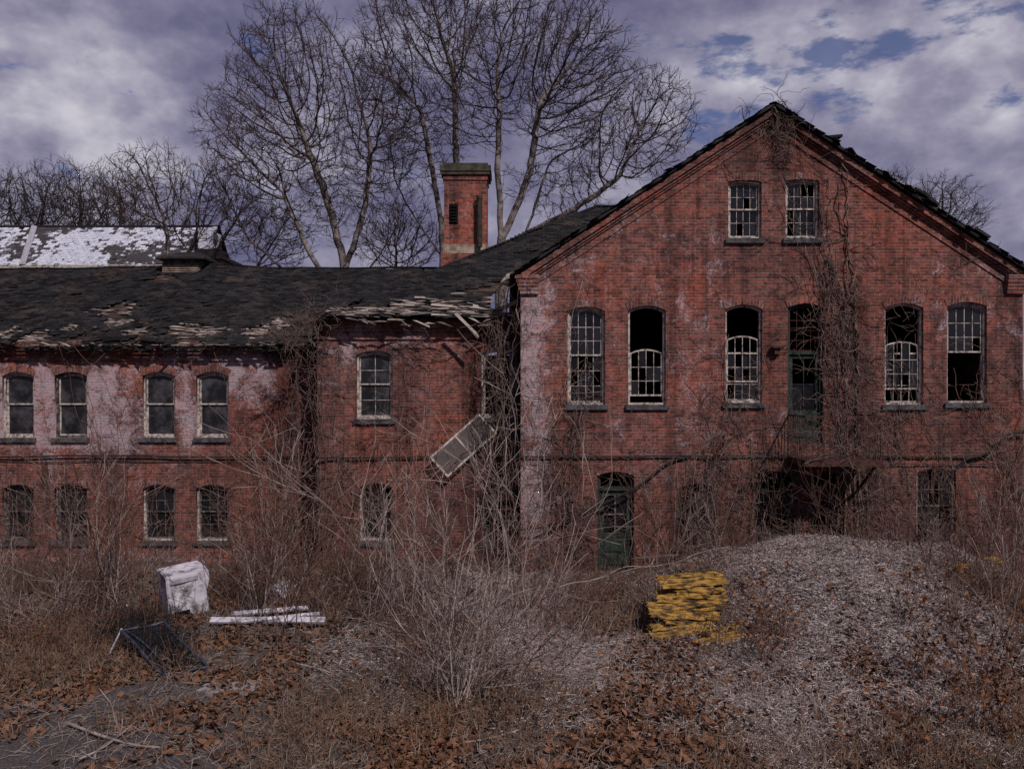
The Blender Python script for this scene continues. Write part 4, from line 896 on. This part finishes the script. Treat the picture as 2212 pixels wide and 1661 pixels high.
for i in range(20):
    a=random.uniform(1160,2190)
    if 1250<a<1400: a+=170
    if 1970<a<2080: a-=90
    vine([pp([(a,1235),(a+random.uniform(-40,40),1120),(a+random.uniform(-60,60),1000),(a+random.uniform(-80,80),random.uniform(840,980))])],50+i,2,.15,.4,.9,.010)

# ================================================================= loose objects
s=MB(); Lh,Wh=.83,.34
s.box(-Lh,Lh,-Wh,-Wh+.05,-.012,.012); s.box(-Lh,Lh,Wh-.05,Wh,-.012,.012); s.box(-Lh,-Lh+.05,-Wh+.049,Wh-.049,-.011,.011); s.box(Lh-.05,Lh,-Wh+.049,Wh-.049,-.011,.011); s.box(-.02,.02,-Wh+.049,Wh-.049,-.010,.010)
sc=s.obj('window_screen',simple('screen_frame',(.26,.21,.18),(.56,.50,.46),9.)); tag(sc,'torn wooden window screen dangling from the wall by vines','window screen')
T=Matrix.Translation((X(1001,.95),.95,Z(961,.95)))@Matrix.Rotation(.10,4,'Z')@RX@Matrix.Rotation(math.radians(41.5),4,'Z'); sc.matrix_world=T
ms=bpy.data.meshes.new('mesh_panel'); ms.from_pydata([(-Lh+.04,-Wh+.04,0),(Lh-.04,-Wh+.04,0),(Lh-.04,Wh-.04,0),(-Lh+.04,Wh-.04,0)],[],[(0,1,2,3)]); ms.materials.append(M_mesh)
o=bpy.data.objects.new('mesh_panel',ms); C.objects.link(o); o.parent=sc
ax,ay=G(402,1322)
e=empty('discarded_appliance',(ax,ay,Hs(ax,ay)),'dented white appliance casing dumped on the ground','appliance'); e['_local']=1; e.rotation_euler=(math.radians(5),math.radians(-6),math.radians(35))
bm=bmesh.new(); bmesh.ops.create_cube(bm,size=1.); bmesh.ops.scale(bm,vec=(.80,.74,.84),verts=bm.verts); bmesh.ops.translate(bm,vec=(0,0,.44),verts=bm.verts)
bmesh.ops.bevel(bm,geom=bm.edges[:],offset=.02,segments=2,affect='EDGES'); 
bmesh.ops.subdivide_edges(bm,edges=[e_ for e_ in bm.edges if e_.calc_length()>.4],cuts=9,use_grid_fill=True)
for v in bm.verts:
    n=math.sin(v.co.x*7+1)*math.sin(v.co.z*6)*math.cos(v.co.y*5); v.co+=Vector((n*.015,n*.018,n*.01))
    for (c_,r__,f_) in (((.40,-.30,.40),.26,(-.08,.05,0)),((-.2,-.37,.55),.26,(.0,.06,0)),((.05,.0,.86),.30,(0,0,-.05)),((.38,-.35,.1),.18,(-.06,.06,0))):
        dd=(v.co-Vector(c_)).length
        if dd<r__: v.co+=Vector(f_)*(1-dd/r__)
me=bpy.data.meshes.new('body'); bm.to_mesh(me); bm.free(); me.materials.append(M_white); obj('body',me,e)
s=MB(); s.box(-.30,-.02,-.40,-.30,.07,.17); s.obj('vent',M_black,e)
s=MB(); s.box(-.34,.18,-.385,-.362,.72,.80); s.obj('control_panel',M_alum,e)
for i,(a,b,w_,lab) in enumerate((((500,1345),(668,1333),.10,'weathered white painted board lying in leaves'),((455,1362),(702,1362),.13,'long white painted board lying in leaves'),((520,1370),(690,1352),.07,'weathered white painted board lying in leaves'))):
    A_=G(*a); B_=G(*b); s=MB(); c0=Vector((*A_,Hs(*A_)+.12+.03*i)); c1=Vector((*B_,Hs(*B_)+.15+.03*i)); L=(c1-c0).length; T=Matrix.Translation(c0)@(c1-c0).to_track_quat('X','Z').to_matrix().to_4x4()@Matrix.Rotation(.5,4,'X')
    nseg=6
    for j in range(nseg): s.box(L*j/nseg-.001,L*(j+1)/nseg,-w_/2+.008*math.sin(j*2),w_/2-.004*(j%2),-.018-.0005*(j%2),.018-.0007*(j%2),T)
    tag(s.obj('white_board',M_white),lab,'board',None,'white boards dumped on the ground')
def gp(px,py,y): return Vector(((px-1106)*(D+y)/FP,y,EYE+(830-py)*(D+y)/FP))
q=[gp(262,1362,-6.7),gp(355,1342,-6.3),gp(452,1440,-7.6),gp(357,1462,-8.0)]
S=[]
def bent(a,b,r,k=.05):
    m1=a.lerp(b,.35)+Vector((random.uniform(-k,k),random.uniform(-k,k),random.uniform(-k,k)*.6)); m2=a.lerp(b,.7)+Vector((random.uniform(-k,k),random.uniform(-k,k),-abs(random.uniform(0,k))*.5))
    w_=spline([a,m1,m2,b],5); return [(*w_[i],*w_[i+1],r,r) for i in range(len(w_)-1)]
for a,b in ((0,1),(1,2),(2,3),(3,0)): S+=bent(q[a],q[b],.026)
S+=bent(q[0]*.9+q[1]*.1,q[0]*.1+q[3]*.9+Vector((.12,0,.05)),.014)
gt=tubes('chain_link_gate',S,8,M_steel,None,None,True); tag(gt,'bent steel gate frame with chain-link lying in leaves','gate')
n_=16
lat=[]
for i in range(-n_,n_+1):
    for sg in (1,-1):
        pts=[]
        for t in np.linspace(0,1,13):
            u=i/n_*1.0+t*.9 if sg>0 else 1-(i/n_+t*.9)
            if 0<=u<=1: pts.append(q[0]*(1-u)*(1-t)+q[1]*u*(1-t)+q[3]*(1-u)*t+q[2]*u*t-Vector((0,0,.10*math.sin(u*3.14)*math.sin(t*3.14)+.03*math.sin(u*9+t*7))))
        for a,b in zip(pts[:-1],pts[1:]): lat.append((*a,*b,.008,.008))
tubes('chain_link_mesh',lat,3,M_cable,gt)
a=gp(221,1442,-7.3); b=gp(263,1357,-6.6); tag(tubes('metal_pole',[(*a,*b,.016,.016)],8,M_alum,None,None,True),'thin pale metal pole leaning on a gate frame','pole')
a=gp(236,1182,-3.2); b=gp(237,1262,-3.2); tag(tubes('metal_pole',[(*a,*b,.03,.03)],8,M_steel,None,None,True),'short grey metal pipe standing in brush','pole')
def ribbed(name,L,W,mat,n=9):
    V=[];Fc=[]
    for i in range(n*2+1):
        y=-W/2+W*i/(n*2); z=.012*(1 if i%2 else -1)
        for j in range(13):
            x=-L/2+L*j/12; V.append((x+.03*math.sin(i*2.3)*(1 if j in (0,12) else 0),y+.012*math.sin(j*1.3+i),z+.04*math.sin(x*2.6)+.010*math.sin(i*1.7+j*1.1)))
    for i in range(n*2):
        for j in range(12): a=i*13+j; Fc.append((a,a+1,a+14,a+13))
    for j in range(12): a=j; b=len(V); V+= [ (V[a][0],V[a][1],V[a][2]-.018),(V[a+1][0],V[a+1][1],V[a+1][2]-.018)]; Fc.append((b,b+1,a+1,a))
    return npmesh(name,V,Fc,mat)
yl=[ribbed('yellow_panel',L_,W_,M_yellow,n_) for L_,W_,n_ in ((1.2,.5,7),(.85,.3,4),(1.25,.35,5),(1.05,.22,3))]
cx,cy=G(1492,1380)
for i in range(17):
    o=bpy.data.objects.new('yellow_panel',yl[0] if i<3 else random.choice(yl)); yy_=cy-.15+random.uniform(-.05,.05)+.050*i; xx_=cx-.18+random.uniform(-.13,.13)+.025*i
    o.location=(xx_,yy_,Hs(cx,cy-.2)-.02+.050*i); o.rotation_euler=(.30+random.uniform(-.15,.20),.04+random.uniform(-.08,.08),-.05+random.uniform(-.16,.16)); C.objects.link(o); tag(o,'rotting yellow ribbed panel in a sagging stack','panel',None,'stack of yellow panels')
for i,(px,py,s,rz_) in enumerate(((1560,1404,.75,.3),(1575,1394,.6,.15),(1975,1240,.45,-.3),(2070,1335,.35,.5),(1995,1240,.4,.3))):
    x,y=G(px,py); 
    if i in (2,4): x,y=9.2+i*.1,-3.6
    o=bpy.data.objects.new('yellow_panel',yl[0]); o.location=(x,y,Hs(x,y)+.06); o.scale=(s,s,s); o.rotation_euler=(.2,-.15,rz_); C.objects.link(o); tag(o,'loose piece of yellow ribbed panel','panel',None,'loose yellow panels')
for (px,py,s) in ((1450,1300,.7),(1560,1290,.8),(1530,1270,.9),(1420,1340,.7),(1590,1300,.8),(1470,1265,.9),(1440,1395,.45),(1600,1350,.6),(1620,1300,.6)):
    x,y=G(px,py); place('bare_bush',random.choice(vl),x,y,s,random.uniform(0,6),'tangled leafless brush on a heap','bush','low leafless bushes')
for i,(pts,r) in enumerate(((((150,1572),(215,1600),(290,1618),(345,1622)),.022),(((170,1655),(230,1620),(290,1570)),.015),(((640,1440),(700,1455),(760,1480)),.015),(((1000,1610),(1070,1600),(1150,1570)),.012))):
    P=[]; 
    for a,b in pts: x,y=G(a,b); P.append((x,y,Hs(x,y)+r+.02+random.uniform(0,.03)))
    qs=spline(P,5); S=[(*qs[j],*qs[j+1],r*(1-.5*j/len(qs)),r*(1-.5*(j+1)/len(qs))) for j in range(len(qs)-1)]
    rnd=random.Random(i)
    for j in (3,7,9):
        if j<len(qs): walk(Vector(qs[j]),Vector((rnd.gauss(0,1),rnd.gauss(0,1),.15)).normalized(),.5,r*.45,1,S,.2,rnd,0.,.15)
    tag(tubes('fallen_branch',S,6,M_stemp,None,None,True),'broken dead branch lying on the ground','branch',None,'fallen branches')
def crumple(name,px,py,r,mat,label,cat,sc=(1,1,.6),seed=1):
    x,y=G(px,py); bm=bmesh.new(); bmesh.ops.create_icosphere(bm,subdivisions=3,radius=r); rd=random.Random(seed)
    for v in bm.verts: v.co*=1+.28*math.sin(v.co.x*31+seed)*math.sin(v.co.y*27)+rd.uniform(-.08,.08); v.co=Vector((v.co.x*sc[0],v.co.y*sc[1],v.co.z*sc[2]))
    me=bpy.data.meshes.new(name); bm.to_mesh(me); bm.free(); me.materials.append(mat); o=obj(name,me,None,(x,y,Hs(x,y)+r*sc[2]*.6)); tag(o,label,cat)
crumple('plastic_scrap',266,1312,.10,M_white,'crumpled white plastic scrap in brush','rubbish')
crumple('metal_tub',612,1290,.26,M_alum,'battered grey metal tub half hidden in brush','tub',(1,1,.8),5)

# ================================================================= world, sun, camera
w=bpy.data.worlds.new('World'); SC.world=w; w.use_nodes=True; nt=w.node_tree
for n in list(nt.nodes): nt.nodes.remove(n)
class Wd(Mat):
    def __init__(s): s.nt=nt
m=Wd()
sun=Vector((.36,-.62,.68)).normalized()
sky=m.n('TexSky',{'sky_type':'NISHITA','sun_disc':False}); sky.sun_elevation=math.asin(sun.z); sky.sun_rotation=math.atan2(sun.x,sun.y)
sky.air_density=1.; sky.dust_density=.6
tc=m.n('TexCoord').outputs['Generated']
def blob(px,py,r,wt):
    v=Vector(((px-1106)/FP,1,(830-py)/FP)).normalized()
    d=m.n('VectorMath',{'operation':'DOT_PRODUCT'}); nt.links.new(tc,d.inputs[0]); d.inputs[1].default_value=v
    return m.math('MULTIPLY',m.mr(d.outputs['Value'],math.cos(r/FP),1.),wt)
def mapped(loc,scl=(1,1,1.55)):
    mp=m.n('Mapping',None,Vector=tc); mp.inputs['Scale'].default_value=scl; mp.inputs['Location'].default_value=loc; return mp.outputs[0]
v=mapped((3.3,1.3,.35)); v2=mapped((3.278,1.3,.312))
n1=m.noise(v,5.4,8,.55); n1b=m.noise(v2,5.4,5,.55); n2=m.noise(v,15.,6,.6); n2b=m.noise(v2,15.,4,.6)
b=m.math('ADD',m.math('MULTIPLY',n1,.78),m.math('MULTIPLY',n2,.22))
lit_edges=m.math('ADD',m.math('MULTIPLY',m.math('SUBTRACT',n1b,n1),1.0),m.math('MULTIPLY',m.math('SUBTRACT',n2b,n2),.40))  # offset noise paints sunlit tops and shaded undersides into the cloud colour
b=m.math('ADD',b,lit_edges)
for q in ((80,200,400,.20),(220,290,240,.09),(380,480,330,-.06),(680,480,300,.0),(330,40,330,-.05),(1000,60,350,.0),(1950,330,420,.07),(1500,130,260,.11),(2080,90,300,.02),(1800,60,200,-.03),(60,420,120,-.07),(1250,420,300,.05),(700,250,350,.05)):
    b=m.math('ADD',b,blob(*q))
cr=m.n('ValToRGB',None,Fac=m.mr(b,.33,.82,0.,1.,False)); el=cr.color_ramp.elements
el[0].position=0.; el[0].color=c4(.108,.108,.198); el[1].position=1.; el[1].color=c4(.57,.55,.62)
for p_,cc_ in ((.22,(.14,.135,.232)),(.42,(.20,.192,.292)),(.57,(.268,.256,.358)),(.76,(.385,.368,.46))):
    e_=el.new(p_); e_.color=c4(*cc_)
bl=None
for q in ((1560,222,140,.16),(1745,85,85,.15),(1865,165,130,.15),(1660,215,90,.09),(2140,10,130,.08)):
    k_=blob(*q); bl=k_ if bl is None else m.math('ADD',bl,k_)
n4=m.noise(mapped((7.7,2.2,1.1),(1,1,2.4)),13.,7,.6)
blue=m.mr(m.math('ADD',n4,bl),.61,.74,0.,.80)
st=m.mix(1.,sky.outputs[0],c4(.66,.70,1.08),'MULTIPLY')
bgs=m.n('Background',None,Color=st,Strength=.055); bgc=m.n('Background',None,Color=cr.outputs[0],Strength=1.)
mx=m.n('MixShader'); nt.links.new(blue,mx.inputs[0]); nt.links.new(bgc.outputs[0],mx.inputs[1]); nt.links.new(bgs.outputs[0],mx.inputs[2])
ou=m.n('OutputWorld'); nt.links.new(mx.outputs[0],ou.inputs[0])
sl=bpy.data.lights.new('sun','SUN'); sl.energy=3.4; sl.angle=math.radians(.8); sl.color=(1.,.94,.91); so=bpy.data.objects.new('sun',sl); so.rotation_euler=sun.to_track_quat('Z','Y').to_euler(); so.location=(10,-20,30); C.objects.link(so)
cam=bpy.data.cameras.new('camera'); cam.sensor_width=36; cam.lens=36*FP/2212; cam.clip_end=2000; co=bpy.data.objects.new('camera',cam); co.location=(0,-D,EYE); co.rotation_euler=(math.pi/2,0,0); C.objects.link(co); SC.camera=co
SC.view_settings.view_transform='Standard'; SC.view_settings.look='None'; SC.view_settings.exposure=0
for o in SC.objects:
    if '_local' in o: del o['_local']
